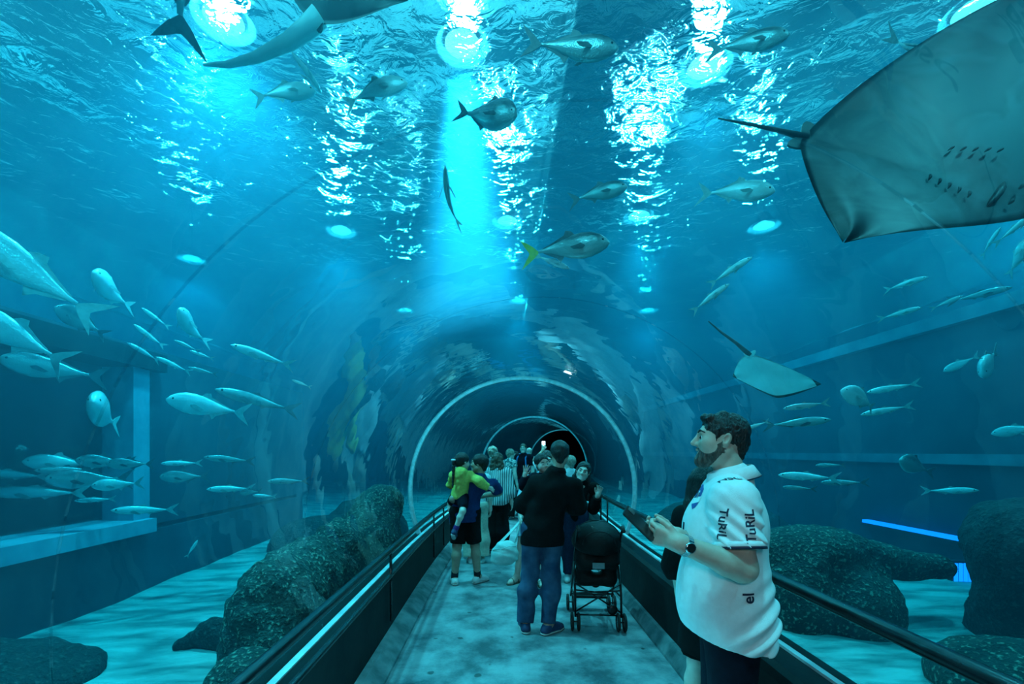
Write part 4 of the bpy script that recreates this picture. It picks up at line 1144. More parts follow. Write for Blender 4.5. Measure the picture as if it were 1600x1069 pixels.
def build_girl():
    pos, A, H = (-0.53, 5.82, 0.62), math.radians(-28), 1.12
    L = lambda px, py, Y: lift(pos, A, H, px, py, Y)
    r = person('girl in yellow hoodie with dark braid carried on an arm', pos, A)
    f = Fig(H, girth=1.05, child=True, head_s=0.93, head_yaw=math.radians(-20), head=L(723, 722, 5.72), neck=L(722, 738, 5.70), shL=L(709, 744, 5.72), shR=L(734, 743, 5.72), elL=L(704, 757, 5.9), wrL=L(722, 752, 6.05),
            elR=L(748, 752, 5.68), wrR=L(764, 762, 5.74), hipL=L(711, 778, 5.80), hipR=L(724, 778, 5.72), kneeL=L(704, 787, 6.05), ankL=L(706, 812, 6.05), kneeR=L(723, 799, 5.60), ankR=L(711, 829, 5.60), toes=(0.2, 0.45))
    J = f.J
    up = np.array([0, 0, 1.0])
    Pb = [p for p in f.body(None, feet=False)]
    surfobj('body', surf(Pb, 0.009, 0.025), M['skin_pale'], r)
    mid = lerp(J['hipL'], J['hipR'], 0.5); sh = lerp(J['shL'], J['shR'], 0.5)
    P = [cap(mid + up * 0.04, sh - up * 0.05, 0.110, 0.095), cap(J['shL'], J['shR'], 0.055), cap(J['neck'] + up * -0.01, J['neck'] + np.array([0, -0.03, 0.0]), 0.075, 0.08)] + f.arm('L', 0.018, 1.9, 0.008) + f.arm('R', 0.020, 1.92, 0.010)
    surfobj('hoodie', surf(P, 0.009, 0.035, noise=folds(0.006, 34, 3)), M['yellow_cloth'], r)
    P = [cap(mid, mid + up * 0.03, 0.10, 0.10)] + [cap(J['hip' + S], lerp(J['hip' + S], J['knee' + S], 0.55), 0.072, 0.066) for S in 'LR']
    surfobj('shorts', surf(P, 0.009, 0.03), M['dark_navy'], r)
    hr = f.hair('short', 0.012)
    surfobj('hair', surf(hr, 0.008, 0.02), M['hair_black'], r)
    C, R = J['head'], f.HR
    bx0 = C + R @ np.array([-0.03, -0.10, 0.03])
    br = surfobj('braid', surf([cap(bx0 + np.array([0, -0.02 - 0.004 * i, -0.045 * i]), bx0 + np.array([0, -0.02 - 0.004 * i, -0.045 * i - 0.03]), 0.026 - 0.0018 * i, 0.020 - 0.0018 * i) for i in range(8)], 0.007, 0.012), M['hair_black'], r)
    mb = MB(); mb.lathe([(0.018, -0.012), (0.034, -0.008), (0.036, 0.006), (0.020, 0.014)], 14, Matrix.Translation(Vector(bx0 + np.array([0, -0.022, -0.004])))); mb.build('scrunchie', M['white_cloth'], br, True)
    for S in 'LR':
        an, kn = J['ank' + S], J['knee' + S]
        d = (an - kn) / np.linalg.norm(an - kn)
        surfobj('sock', surf([cap(lerp(kn, an, 0.80), an, 0.036, 0.034)], 0.007, 0.01), M['sock_purple'], r)
        fw = np.array([-0.35, 0.6, -0.35]); fw /= np.linalg.norm(fw)
        heel = an + d * 0.035 - fw * 0.02
        so = surfobj('shoe', surf([cap(heel, heel + fw * 0.13, 0.036, 0.036), cap(an, heel + fw * 0.03, 0.036, 0.036)], 0.008, 0.015), M['shoe_navy'], r)
        surfobj('sole', surf([cap(heel + d * 0.024, heel + d * 0.024 + fw * 0.135, 0.030, 0.030)], 0.008, 0.01), M['shoe_white'], so)
build_girl()

# ---- further visitors down the tunnel
def build_denim():
    pos, A, H = (0.37, 5.85, 0), math.radians(170), 1.62
    L = lambda px, py, Y: lift(pos, A, H, px, py, Y)
    r = person('person in pale denim dress and sandals standing behind the black jacket', pos, A)
    f = Fig(H, head=L(856, 722, 5.85), neck=L(852, 742, 5.85), lean=(-0.25, 0), kneeR=(0.14, 0.0, 0.5), ankR=(0.20, 0.0, 0.085), kneeL=(-0.11, 0.0, 0.5), ankL=(-0.13, 0.02, 0.085), elR=L(817, 775, 5.8), wrR=L(814, 806, 5.7), toes=(0.2, -0.6))
    dress(r, f, 'skin_pale', hair=long_hair(f, 0.2), hair_mat='hair_dark', vox=0.011, fine=[(f.J['wrR'] + np.array([0, 0, -0.06]), 0.09, 0.006)], topk=dict(e=0.022, sleeve=1.4, flare=0.012, hem=0.66, hem_r=(0.20, 0.16, 0.30), folds=0.006), topm='light_denim', top_name='dress', eyes=True,
          hands={'R': dict(n=(-0.9, 0, 0), side=(0, 1, 0), curl=0.9)})
    for S in 'LR':
        an, d, heel, ball, toe = f.foot(S)
        z = lambda p, h: np.array([p[0], p[1], h])
        sd = empty('sandal'); sd.parent = r
        surfobj('sole', surf([cap(z(heel, 0.008), z(ball, 0.008), 0.042, 0.046), cap(z(ball, 0.008), z(toe, 0.008), 0.046, 0.036)], 0.009, 0.01, cuts=[((0, 0, 0.02), (0, 0, 1.0)), ((0, 0, 0.001), (0, 0, -1.0))]), M['sandal'], sd)
        perp = np.array([-d[1], d[0], 0])
        for t in (0.35, 0.95):
            c = lerp(heel, ball, t)
            mb = MB(); mb.tube([Vector(z(c, 0) + perp * 0.044 * math.cos(a) + np.array([0, 0, 0.012 + (0.078 - 0.02 * t) * math.sin(a)])) for a in np.linspace(0, PI, 9)], 0.007, 6); mb.build('strap', M['sandal'], sd, True)
    return f, pos, A
fden, _, _ = build_denim()

def build_bag():
    c = at(789, 866, 5.6)
    r = empty('shoulder_bag', c)
    P = [ell((0, 0, 0), (0.165, 0.10, 0.125), roty(0.25)), ell((0.02, 0, 0.06), (0.13, 0.085, 0.11), roty(0.25)), ell((-0.06, 0, -0.05), (0.12, 0.09, 0.09))]
    b = surfobj('bag_body', surf(P, 0.010, 0.05, noise=lambda X, Y, Z: 0.005 * np.sin(60 * (Z + 0.5 * X) + 3 * wob(X, Y, Z, 14, 2))), M['teal_bag'], r)
    hand = at(815, 812, 5.68) - c
    for q, x0 in enumerate((-0.07, 0.115)):
        mb = MB(); n = 8
        pts = [Vector((x0, 0, 0.13 if q == 0 else 0.10)).lerp(hand, t / n) + Vector((0, 0.03 * math.sin(PI * t / n) * (1 if q else -1), 0)) for t in range(n + 1)]
        for t in range(n):
            d = (pts[t + 1] - pts[t]).normalized(); w = Vector((0.8, 0.6, 0)).cross(d).normalized() * 0.018; h = w.cross(d).normalized() * 0.003
            mb.add([pts[t] - w - h, pts[t] + w - h, pts[t] + w + h, pts[t] - w + h, pts[t + 1] - w - h, pts[t + 1] + w - h, pts[t + 1] + w + h, pts[t + 1] - w + h], [(0, 1, 2, 3), (7, 6, 5, 4), (0, 4, 5, 1), (1, 5, 6, 2), (2, 6, 7, 3), (3, 7, 4, 0)])
        mb.build('strap', M['teal_bag'], r)
    mb = MB(); mb.tube([(-0.15, -0.05, 0.055), (-0.06, -0.105, 0.085), (0.04, -0.105, 0.11), (0.13, -0.05, 0.10)], 0.004, 6); mb.build('zipper', M['steel'], r, True)
    tag(r, 'pale teal slouchy shoulder bag hanging from a hand near the floor', 'bag')
build_bag()

def build_smiler():
    pos, A, H = (0.95, 5.95, 0), math.radians(170), 1.60
    L = lambda px, py, Y: lift(pos, A, H, px, py, Y)
    r = person('smiling person in black top leaning out beside the black jacket', pos, A)
    hc = L(911, 737, 5.85)
    f = Fig(H, head=hc, neck=hc + np.array([0.02, -0.03, -0.165]), shL=L(929, 762, 5.95), shR=L(893, 764, 5.98), head_roll=math.radians(-16), head_yaw=math.radians(-4), elL=L(927, 796, 5.95), wrL=L(934, 774, 5.75), ankR=(0.10, -0.05, 0.085))
    t = dress(r, f, 'skin_pale', hair=long_hair(f, 0.25, 0.085), hair_mat='hair_black', vox=0.010, fine=[(f.J['head'], 0.14, 0.0046), (f.J['wrL'] + np.array([0, 0, 0.05]), 0.09, 0.006)], eyes=True, topk=dict(e=0.016, sleeve=1.88, flare=0.01, hem=0.86), botk=dict(e=0.014, flare=0.02), shoes=('shoe_white', 'sole'), topm='black_cloth', botm='dark_jeans',
              hands={'L': dict(d=(-0.25, 0.3, 0.9), n=(0.3, 0.9, -0.2), side=(1, 0, 0.3), curl=0.35, spread=0.2)})
    C, R, s = f.J['head'], f.HR, f.hs
    g = lambda x, y, z: C + R @ np.array([x, y, z]) * s
    surfobj('teeth', surf([cap(g(-0.018, 0.083, -0.053), g(0, 0.0905, -0.058), 0.0050), cap(g(0.018, 0.083, -0.053), g(0, 0.0905, -0.058), 0.0050)], 0.0025, 0.004), M['teeth'], r)
build_smiler()

def visitor(label, pos, A, H, hair, hair_mat, topm, botm, skin='skin_pale', topk=None, botk=None, shoes=('shoe_dark', 'sole'), eyes=False, figk=None, hands=None, group=None, top_name='shirt', bot_name='trousers', hair_noise=0.003, fine=(), vox=0.013):
    r = person(label, pos, A, group)
    f = Fig(H, **(figk or {}))
    hr = long_hair(f, hair[1], hair[2] if len(hair) > 2 else 0.07) if hair and hair[0] == 'long' else (f.hair('short', hair[1]) if hair else None)
    dress(r, f, skin, hair=hr, hair_mat=hair_mat, vox=vox, topk=topk or dict(e=0.018, sleeve=0.7, flare=0.012, hem=0.88), botk=botk or dict(e=0.014, flare=0.02), shoes=shoes, eyes=eyes, topm=topm, botm=botm, hands=hands, top_name=top_name, bot_name=bot_name, hair_noise=hair_noise, fine=fine)
    return r, f

visitor('person with long wavy brown hair and striped shirt seen from behind', (-0.08, 7.5, 0), math.radians(-12), 1.66, ('long', 0.40, 0.085), 'hair_brown', 'striped', 'black_cloth', topk=dict(e=0.03, sleeve=1.6, flare=0.015, hem=0.86, hem_r=(0.19, 0.15, 0.2)), botk=dict(e=0.02, flare=0.045, frac=1.97), hair_noise=0.008)
visitor('person in wide beige trousers and white shoes behind the navy tee', (-0.40, 6.95, 0), math.radians(10), 1.58, ('short', 0.016), 'hair_brown', 'white_cloth', 'beige_cloth', botk=dict(e=0.03, flare=0.05, frac=1.94), shoes=('shoe_white', 'sole'))
visitor('person in patterned top and dark trousers with hair tied, further down the tunnel', (0.19, 11.2, 0), math.radians(-55), 1.74, ('short', 0.020), 'hair_light', 'patterned', 'black_cloth', topk=dict(e=0.02, sleeve=0.35, flare=0.01, hem=0.84))
vb, fb = visitor('person in navy tee with blue backpack straps facing the camera', (0.55, 11.9, 0), math.radians(150), 1.90, ('short', 0.007), 'hair_brown', 'dark_navy', 'dark_jeans', eyes=True, figk=dict(head_yaw=math.radians(20)), fine=[((0, 0.016, 1.772), 0.15, 0.007)])
visitor('bald person standing behind the blue backpack', (0.76, 12.9, 0), math.radians(20), 1.80, None, 'hair_light', 'grey_cloth', 'black_cloth')
vp, fp = visitor('person with dark hair in pale tee raising a phone overhead', (0.88, 9.0, 0), math.radians(-10), 1.70, ('short', 0.016), 'hair_black', 'white_cloth', 'dark_jeans', skin='skin_tan', figk=dict(elL=(-0.26, 0.16, 1.56), wrL=(-0.10, 0.22, 1.76)), hands={'L': dict(d=(0.1, 0.1, 1), n=(0.1, 1, 0), side=(1, 0, 0), curl=0.6)})
visitor('person in white shirt with grey hair near the right handrail', (1.18, 7.9, 0), math.radians(15), 1.60, ('short', 0.020), 'hair_light', 'white_cloth', 'black_cloth')
visitor('person with pale curly hair beyond the long wavy hair', (-0.20, 9.2, 0), math.radians(-5), 1.78, ('short', 0.024), 'hair_light', 'grey_cloth', 'dark_jeans', hair_noise=0.010)
visitor('person in dark shirt between patterned top and blue backpack', (0.40, 13.4, 0), math.radians(170), 1.68, ('short', 0.016), 'hair_black', 'black_cloth', 'black_cloth')
visitor('short person with dark hair at the far right of the group', (1.36, 9.7, 0), math.radians(170), 1.52, ('long', 0.2), 'hair_dark', 'black_cloth', 'dark_jeans')
# hidden neighbour of the man in white
visitor('person with dark hair and dark dress half hidden by the white polo shirt', (1.185, 2.62, 0), math.radians(-62), 1.60, ('long', 0.30, 0.075), 'hair_black', 'black_cloth', 'black_cloth', topk=dict(e=0.022, sleeve=1.5, flare=0.012, hem=0.60, hem_r=(0.20, 0.15, 0.34)), botk=dict(e=0.018, frac=0.9, flare=0.02), top_name='dress', vox=0.009)

def build_backpack(r, f):
    s = f.s
    bp = empty('backpack', (vb.location.x, vb.location.y, 0), vb.rotation_euler.z)
    P = [ell((0, -0.20, 1.22 * s), (0.15, 0.09, 0.23)), ell((0, -0.25, 1.12 * s), (0.12, 0.07, 0.12))]
    surfobj('pack', surf(P, 0.014, 0.03), M['blue_nylon'], bp)
    for sx in (-1, 1):
        mb = MB(); mb.tube([(sx * 0.10, -0.14, 1.40 * s), (sx * 0.115, -0.02, 1.50 * s), (sx * 0.12, 0.12, 1.40 * s), (sx * 0.14, 0.14, 1.25 * s), (sx * 0.17, 0.02, 1.10 * s), (sx * 0.13, -0.14, 1.05 * s)], 0.020, 8); mb.build('strap', M['blue_nylon'], bp, True)
    tag(bp, 'blue backpack worn over a navy tee in the crowd', 'backpack')
build_backpack(vb, fb)
def raised_phone(r, f):
    p = Matrix.Rotation(r.rotation_euler.z, 4, 'Z') @ Vector(f.J['wrL'] + np.array([0.01, 0.045, 0.11]))
    o = empty('phone', Vector(r.location) + p, r.rotation_euler.z)
    mb = MB(); mb.box(-0.036, 0.036, -0.004, 0.004, -0.06, 0.085); mb.build('case', M['phone_dark'], o)
    mb = MB(); mb.box(-0.033, 0.033, -0.0048, -0.0041, -0.057, 0.082); mb.build('screen', emis_mat('lit_phone_screen', (0.55, 0.85, 1.0), 2.5), o)
    tag(o, 'phone with lit screen raised above the far heads', 'phone')
raised_phone(vp, fp)
# ------------------------------------------------------------------ stroller
M['stroller_cloth'] = noise_mat('black_stroller_cloth', (0.003, 0.0035, 0.004), (0.009, 0.010, 0.011), 0.6, 10, 3, bump=0.2, bscale=80, spec=0.2)
M['stroller_frame'] = plain('stroller_tube', (0.02, 0.022, 0.025), 0.3, 0.1, metallic=0.6)
M['tyre'] = plain('black_rubber', (0.010, 0.010, 0.011), 0.75, 0.2)
M['hub'] = plain('grey_hub', (0.20, 0.22, 0.23), 0.5, 0.1)
def build_stroller():
    r = empty('stroller', (0.915, 4.42, 0), math.radians(-4))
    W = 0.215
    for sx in (-1, 1):
        mb = MB(); mb.tube([(sx * 0.20, -0.30, 0.98), (sx * 0.205, -0.24, 1.00), (sx * 0.205, -0.14, 0.90), (sx * W, 0.10, 0.55), (sx * W, 0.42, 0.16)], 0.011, 8); mb.build('side_tube', M['stroller_frame'], r, True)
        mb = MB(); mb.tube([(sx * 0.20, -0.31, 0.975), (sx * 0.205, -0.235, 1.003)], 0.018, 10); mb.build('handle_grip', M['tyre'], r, True)
        mb = MB(); mb.tube([(sx * W, 0.02, 0.62), (sx * W, -0.10, 0.34), (sx * W, -0.12, 0.13)], 0.011, 8); mb.build('rear_leg', M['stroller_frame'], r, True)
        mb = MB(); mb.tube([(sx * W, -0.10, 0.32), (sx * W, 0.34, 0.26)], 0.008, 8); mb.build('seat_rail', M['stroller_frame'], r, True)
        for y in (-0.12, 0.44):
            wroot = empty('wheel_pair', (sx * W, y, 0.085)); wroot.parent = r
            for q in (-0.03, 0.03):
                Mx = Matrix.Translation((q, 0, 0)) @ Matrix.Rotation(PI / 2, 4, 'Y')
                mb = MB(); mb.lathe([(0.055, -0.011), (0.076, -0.012), (0.084, -0.006), (0.084, 0.006), (0.076, 0.012), (0.055, 0.011)], 24, Mx, cap=False); mb.build('tyre', M['tyre'], wroot, True)
                mb = MB(); mb.lathe([(0.008, -0.008), (0.058, -0.005), (0.058, 0.005), (0.008, 0.008)], 20, Mx); mb.build('hub', M['hub'], wroot)
            mb = MB(); mb.tube([(-0.045, 0, 0), (0.045, 0, 0)], 0.007, 8); mb.build('axle', M['stroller_frame'], wroot)
    for a, b in (((-W, -0.10, 0.17), (W, -0.09, 0.44)), ((W, -0.10, 0.17), (-W, -0.09, 0.44)), ((-W, -0.12, 0.15), (W, -0.12, 0.15)), ((-W, -0.04, 0.36), (W, 0.30, 0.22)), ((W, -0.04, 0.36), (-W, 0.30, 0.22)), ((-W, 0.36, 0.20), (W, 0.36, 0.20))):
        mb = MB(); mb.tube([a, b], 0.008, 8); mb.build('cross_bar', M['stroller_frame'], r, True)
    # brake disc between the bars, foot rest
    mb = MB(); mb.lathe([(0.01, -0.012), (0.045, -0.012), (0.05, 0), (0.045, 0.012), (0.01, 0.012)], 18, Matrix.Translation((W * 0.62, -0.11, 0.20)) @ Matrix.Rotation(PI / 2, 4, 'X')); mb.build('brake_hub', M['stroller_frame'], r, True)
    mb = MB(); mb.box(-0.16, 0.16, 0.40, 0.50, 0.14, 0.16); mb.build('footrest', M['stroller_cloth'], r)
    # seat back, seat and canopy as soft cloth shells
    P = [cap((-0.13, -0.10, 0.86), (-0.13, 0.06, 0.46), 0.065), cap((0.13, -0.10, 0.86), (0.13, 0.06, 0.46), 0.065), cap((-0.14, 0.02, 0.45), (0.14, 0.02, 0.45), 0.06), cap((-0.12, -0.06, 0.65), (0.12, -0.06, 0.65), 0.08)]
    surfobj('seat_back', surf(P, 0.011, 0.06, noise=folds(0.006, 22, 3)), M['stroller_cloth'], r)
    P = [cap((-0.14, 0.08, 0.42), (-0.14, 0.32, 0.40), 0.05), cap((0.14, 0.08, 0.42), (0.14, 0.32, 0.40), 0.05), cap((0, 0.08, 0.40), (0, 0.32, 0.38), 0.05)]
    surfobj('seat', surf(P, 0.012, 0.06), M['stroller_cloth'], r)
    P = [ell((0, 0.02, 0.82), (0.235, 0.26, 0.20)), minus(ell((0, 0.12, 0.74), (0.21, 0.30, 0.17), k=0.01))]
    cn = surfobj('canopy', surf(P, 0.012, 0.02, cuts=[((0, 0, 0.78), (0, 0.25, -1.0))], noise=folds(0.003, 18, 5)), M['stroller_cloth'], r)
    for t in (-0.20, 0.0, 0.19):
        mb = MB(); rad = math.sqrt(max(0.05, 1 - (t / 0.26) ** 2))
        mb.tube([(0.238 * rad * math.cos(a), 0.02 + t, 0.82 + 0.204 * rad * math.sin(a)) for a in np.linspace(0, PI, 17)], 0.006, 6); mb.build('canopy_hoop', M['stroller_frame'], cn, True)
    mb = MB(); mb.box(-0.06, 0.05, -0.175, -0.165, 0.60, 0.655); mb.build('label_patch', M['hub'], r)
    tag(r, 'black folding stroller with hooded seat parked by the right wall', 'stroller')
build_stroller()

# ------------------------------------------------------------------ rocks
def rock_mat(name, c1, c2, c3):
    m, nt, out = nt_new(name)
    b = N(nt, 'ShaderNodeBsdfPrincipled'); b.inputs['Roughness'].default_value = 0.8
    tc = N(nt, 'ShaderNodeTexCoord')
    n1 = N(nt, 'ShaderNodeTexNoise'); n1.inputs['Scale'].default_value = 5; n1.inputs['Detail'].default_value = 8; n1.inputs['Roughness'].default_value = 0.7
    n2 = N(nt, 'ShaderNodeTexNoise'); n2.inputs['Scale'].default_value = 34; n2.inputs['Detail'].default_value = 3
    cr = N(nt, 'ShaderNodeValToRGB'); cr.color_ramp.elements[0].position = 0.32; cr.color_ramp.elements[0].color = rgba(c1); cr.color_ramp.elements[1].position = 0.7; cr.color_ramp.elements[1].color = rgba(c2)
    c2r = N(nt, 'ShaderNodeValToRGB'); c2r.color_ramp.elements[0].position = 0.56; c2r.color_ramp.elements[0].color = (0, 0, 0, 1); c2r.color_ramp.elements[1].position = 0.68; c2r.color_ramp.elements[1].color = (1, 1, 1, 1)
    mx = N(nt, 'ShaderNodeMix', data_type='RGBA'); mx.inputs[7].default_value = rgba(c3)
    bp = N(nt, 'ShaderNodeBump'); bp.inputs['Strength'].default_value = 1.0; bp.inputs['Distance'].default_value = 0.04
    for n in (n1, n2): nt.links.new(tc.outputs['Object'], n.inputs['Vector'])
    nt.links.new(n1.outputs['Fac'], cr.inputs[0]); nt.links.new(n2.outputs['Fac'], c2r.inputs[0])
    nt.links.new(c2r.outputs[0], mx.inputs[0]); nt.links.new(cr.outputs[0], mx.inputs[6]); nt.links.new(mx.outputs[2], b.inputs['Base Color'])
    nt.links.new(n2.outputs['Fac'], bp.inputs['Height']); nt.links.new(bp.outputs[0], b.inputs['Normal'])
    nt.links.new(b.outputs[0], out.inputs[0])
    return m
M['rock'] = rock_mat('mossy_rock', (0.007, 0.012, 0.012), (0.050, 0.072, 0.062), (0.30, 0.36, 0.28))
M['rock_dark'] = rock_mat('dark_rock', (0.006, 0.010, 0.011), (0.028, 0.040, 0.040), (0.07, 0.09, 0.085))
def rock(label, prims, mat='rock', vox=0.035, amp=0.04, k=0.25, seed=1, f=6):
    nz = lambda X, Y, Z: amp * wob(X, Y, Z, f, seed) + amp * 0.5 * wob(X, Y, Z, f * 3.1, seed + 3) + amp * 0.4 * wob(X, Y, Z, f * 8, seed + 5)
    c = np.mean([p['c'] if p['t'] == 'e' else (p['a'] + p['b']) / 2 for p in prims], 0); c[2] = 0
    for p in prims:
        if p['t'] == 'e': p['c'] = p['c'] - c
        else: p['a'] = p['a'] - c; p['b'] = p['b'] - c
    o = surfobj('rock', surf(prims, vox, k, noise=nz, cuts=[((0, 0, -0.10), (0, 0, -1.0))]), M[mat])
    o.location = Vector(c)
    tag(o, label, 'rock')
    return o
rock('large rounded mossy boulder nearest the left handrail', [ell((-1.86, 3.80, 0.42), (0.34, 0.48, 0.42), rotz(0.05)), ell((-1.84, 4.35, 0.50), (0.32, 0.50, 0.36)), ell((-1.78, 3.5, 0.08), (0.36, 0.36, 0.28))], seed=1, vox=0.018, amp=0.045)
rock('second boulder of the left ridge, behind the mossy one', [ell((-1.84, 5.15, 0.52), (0.30, 0.50, 0.42)), ell((-1.98, 5.3, 0.2), (0.45, 0.6, 0.35))], seed=2, vox=0.028)
rock('tall boulder at the far end of the left ridge', [ell((-1.88, 6.5, 0.50), (0.40, 0.60, 0.56)), ell((-1.80, 6.85, 0.98), (0.30, 0.36, 0.24)), ell((-1.95, 6.1, 0.3), (0.4, 0.5, 0.4))], seed=3, vox=0.03)
rock('flat tapering slab of rock lying on sand left of the boulders', [cap((-2.10, 3.70, 0.16), (-2.36, 3.75, 0.20), 0.16, 0.10), cap((-2.36, 3.75, 0.20), (-2.66, 3.72, 0.10), 0.10, 0.05)], 'rock_dark', 0.022, 0.02, 0.1, 4, 10)
rock('small pale mossy stone at the bottom beside the left handrail', [ell((-1.72, 3.02, 0.20), (0.22, 0.26, 0.16))], seed=5, vox=0.02, amp=0.02)
rock('low dark rock in the bottom left corner', [ell((-3.45, 3.20, 0.08), (0.50, 0.45, 0.20)), ell((-3.75, 3.1, 0.08), (0.4, 0.4, 0.18))], 'rock_dark', seed=6)
rock('wide overhanging rock on the right sand with a pointed end', [ell((3.05, 4.60, 0.72), (0.45, 0.42, 0.20)), cap((3.1, 4.55, 0.70), (4.30, 4.45, 0.55), 0.22, 0.12), ell((2.85, 4.45, 0.30), (0.34, 0.42, 0.46)), ell((3.35, 4.35, 0.20), (0.40, 0.40, 0.40))], seed=7, vox=0.03, amp=0.03, k=0.15)
rock('tall leaning rock at the right edge of the tank', [cap((4.75, 4.0, 0.0), (4.25, 3.75, 0.92), 0.50, 0.28), ell((4.6, 3.9, 0.98), (0.50, 0.42, 0.30)), ell((5.0, 3.8, 0.5), (0.6, 0.5, 0.6))], 'rock_dark', seed=8, vox=0.035)
rock('low mound of rock in the bottom right corner', [ell((3.45, 3.05, 0.14), (0.50, 0.45, 0.26)), ell((3.95, 2.9, 0.12), (0.5, 0.4, 0.28))], seed=9, vox=0.03, amp=0.025)
rock('long low reef on the sand behind the left boulders', [ell((-3.0, 7.6, 0.1), (0.9, 0.7, 0.50)), ell((-2.6, 8.6, 0.1), (0.8, 0.9, 0.70))], 'rock_dark', seed=10, vox=0.05)
rock('rounded reef far down the right side of the tank', [ell((3.6, 8.2, 0.1), (0.9, 0.8, 0.75)), ell((4.6, 8.9, 0.1), (0.9, 0.9, 0.55))], 'rock_dark', seed=11, vox=0.05)

# blue lights at the foot of the right tank wall
M['blue_led'] = emis_mat('blue_led', (0.02, 0.22, 1.0), 1.3)
r = empty('light_strip', (TX1 - 0.08, 6.8, 0.50))
mb = MB(); mb.box(-0.06, 0.06, -0.9, 0.9, -0.05, 0.0); mb.build('housing', M['catwalk'], r)
mb = MB(); mb.box(-0.05, 0.05, -0.88, 0.88, 0.0, 0.05); mb.build('tube', M['blue_led'], r)
tag(r, 'glowing blue light strip along the foot of the right wall', 'light')
c = at(1508, 903, 5.6)
r = empty('grille_light', (c.x, c.y, 0.05))
mb = MB(); mb.box(-0.16, 0.16, 0.0, 0.06, 0.0, 0.30); mb.build('housing', M['catwalk'], r)
for k in range(5):
    mb = MB(); mb.box(-0.14 + k * 0.06, -0.105 + k * 0.06, -0.02, 0.0, 0.03, 0.27); mb.build('light_bar', M['blue_led'], r)
tag(r, 'small blue grille light of upright bars below the rock point', 'light')

# ------------------------------------------------------------------ fish
def fish_mat(name, back, belly, rough=0.26, metallic=0.25, tint=0.5):
    m, nt, out = nt_new(name)
    b = N(nt, 'ShaderNodeBsdfPrincipled'); b.inputs['Roughness'].default_value = rough; b.inputs['Metallic'].default_value = metallic
    tc = N(nt, 'ShaderNodeTexCoord'); sp = N(nt, 'ShaderNodeSeparateXYZ')
    nz = N(nt, 'ShaderNodeTexNoise'); nz.inputs['Scale'].default_value = 9; nz.inputs['Detail'].default_value = 4
    ad = N(nt, 'ShaderNodeMath', operation='MULTIPLY_ADD'); ad.inputs[1].default_value = 0.08
    cr = N(nt, 'ShaderNodeValToRGB')
    cr.color_ramp.elements[0].position = 0.05; cr.color_ramp.elements[0].color = rgba(belly)
    cr.color_ramp.elements[1].position = 0.13; cr.color_ramp.elements[1].color = rgba(back)
    nt.links.new(tc.outputs['Object'], sp.inputs[0]); nt.links.new(tc.outputs['Object'], nz.inputs['Vector'])
    nt.links.new(nz.outputs['Fac'], ad.inputs[0]); nt.links.new(sp.outputs['Z'], ad.inputs[2])
    nt.links.new(ad.outputs[0], cr.inputs[0]); nt.links.new(cr.outputs[0], b.inputs['Base Color'])
    n2 = N(nt, 'ShaderNodeTexVoronoi'); n2.inputs['Scale'].default_value = 70
    bp = N(nt, 'ShaderNodeBump'); bp.inputs['Strength'].default_value = 0.15; bp.inputs['Distance'].default_value = 0.01
    nt.links.new(tc.outputs['Object'], n2.inputs['Vector']); nt.links.new(n2.outputs['Distance'], bp.inputs['Height']); nt.links.new(bp.outputs[0], b.inputs['Normal'])
    nt.links.new(b.outputs[0], out.inputs[0])
    return m
M['silver'] = fish_mat('silver_fish', (0.62, 0.74, 0.76), (0.92, 0.96, 0.97), metallic=0.1)
M['dusky'] = fish_mat('dusky_fish', (0.10, 0.16, 0.18), (0.45, 0.54, 0.55))
M['fin'] = plain('fish_fin', (0.42, 0.54, 0.55), 0.5, 0.15)
M['fin_dark'] = plain('dusky_fin', (0.10, 0.15, 0.17), 0.5, 0.15)
M['fin_yellow'] = plain('yellow_fin', (0.80, 0.62, 0.04), 0.5, 0.15)
M['fish_eye'] = plain('fish_eye', (0.02, 0.025, 0.03), 0.15, 0.1)
# (t from nose 0 to tail root 1, half height, half width, centre height) for a fish one unit long
SHAPES = {
    'jack': [(0, .012, .008, -.004), (.05, .062, .030, .0), (.13, .105, .050, .004), (.25, .140, .062, .004), (.38, .150, .064, .0), (.52, .132, .056, .0), (.66, .096, .042, .002), (.80, .052, .026, .004), (.92, .022, .014, .006), (1, .018, .010, .006)],
    'slim': [(0, .008, .006, 0), (.06, .036, .022, 0), (.16, .062, .036, 0), (.30, .078, .044, 0), (.45, .078, .044, 0), (.60, .066, .038, 0), (.75, .046, .028, 0), (.88, .024, .016, 0), (1, .014, .009, 0)],
    'deep': [(0, .016, .012, -.01), (.06, .085, .045, -.004), (.16, .150, .078, .006), (.30, .200, .096, .008), (.45, .205, .094, .006), (.60, .170, .074, .004), (.76, .105, .048, .002), (.90, .040, .022, .002), (1, .028, .012, .002)],
}
def fin(pts, th, fy=None):
    """thin wedge fin from an outline in the x-z plane"""
    n = len(pts)
    vs = [(x, th * (0.5 if i else 1), z) for i, (x, z) in enumerate(pts)] + [(x, -th * (0.5 if i else 1), z) for i, (x, z) in enumerate(pts)]
    fs = [tuple(range(n)), tuple(range(2 * n - 1, n - 1, -1))] + [(i, i + n, (i + 1) % n + n, (i + 1) % n) for i in range(n)]
    return vs, fs
_fish_cache = {}
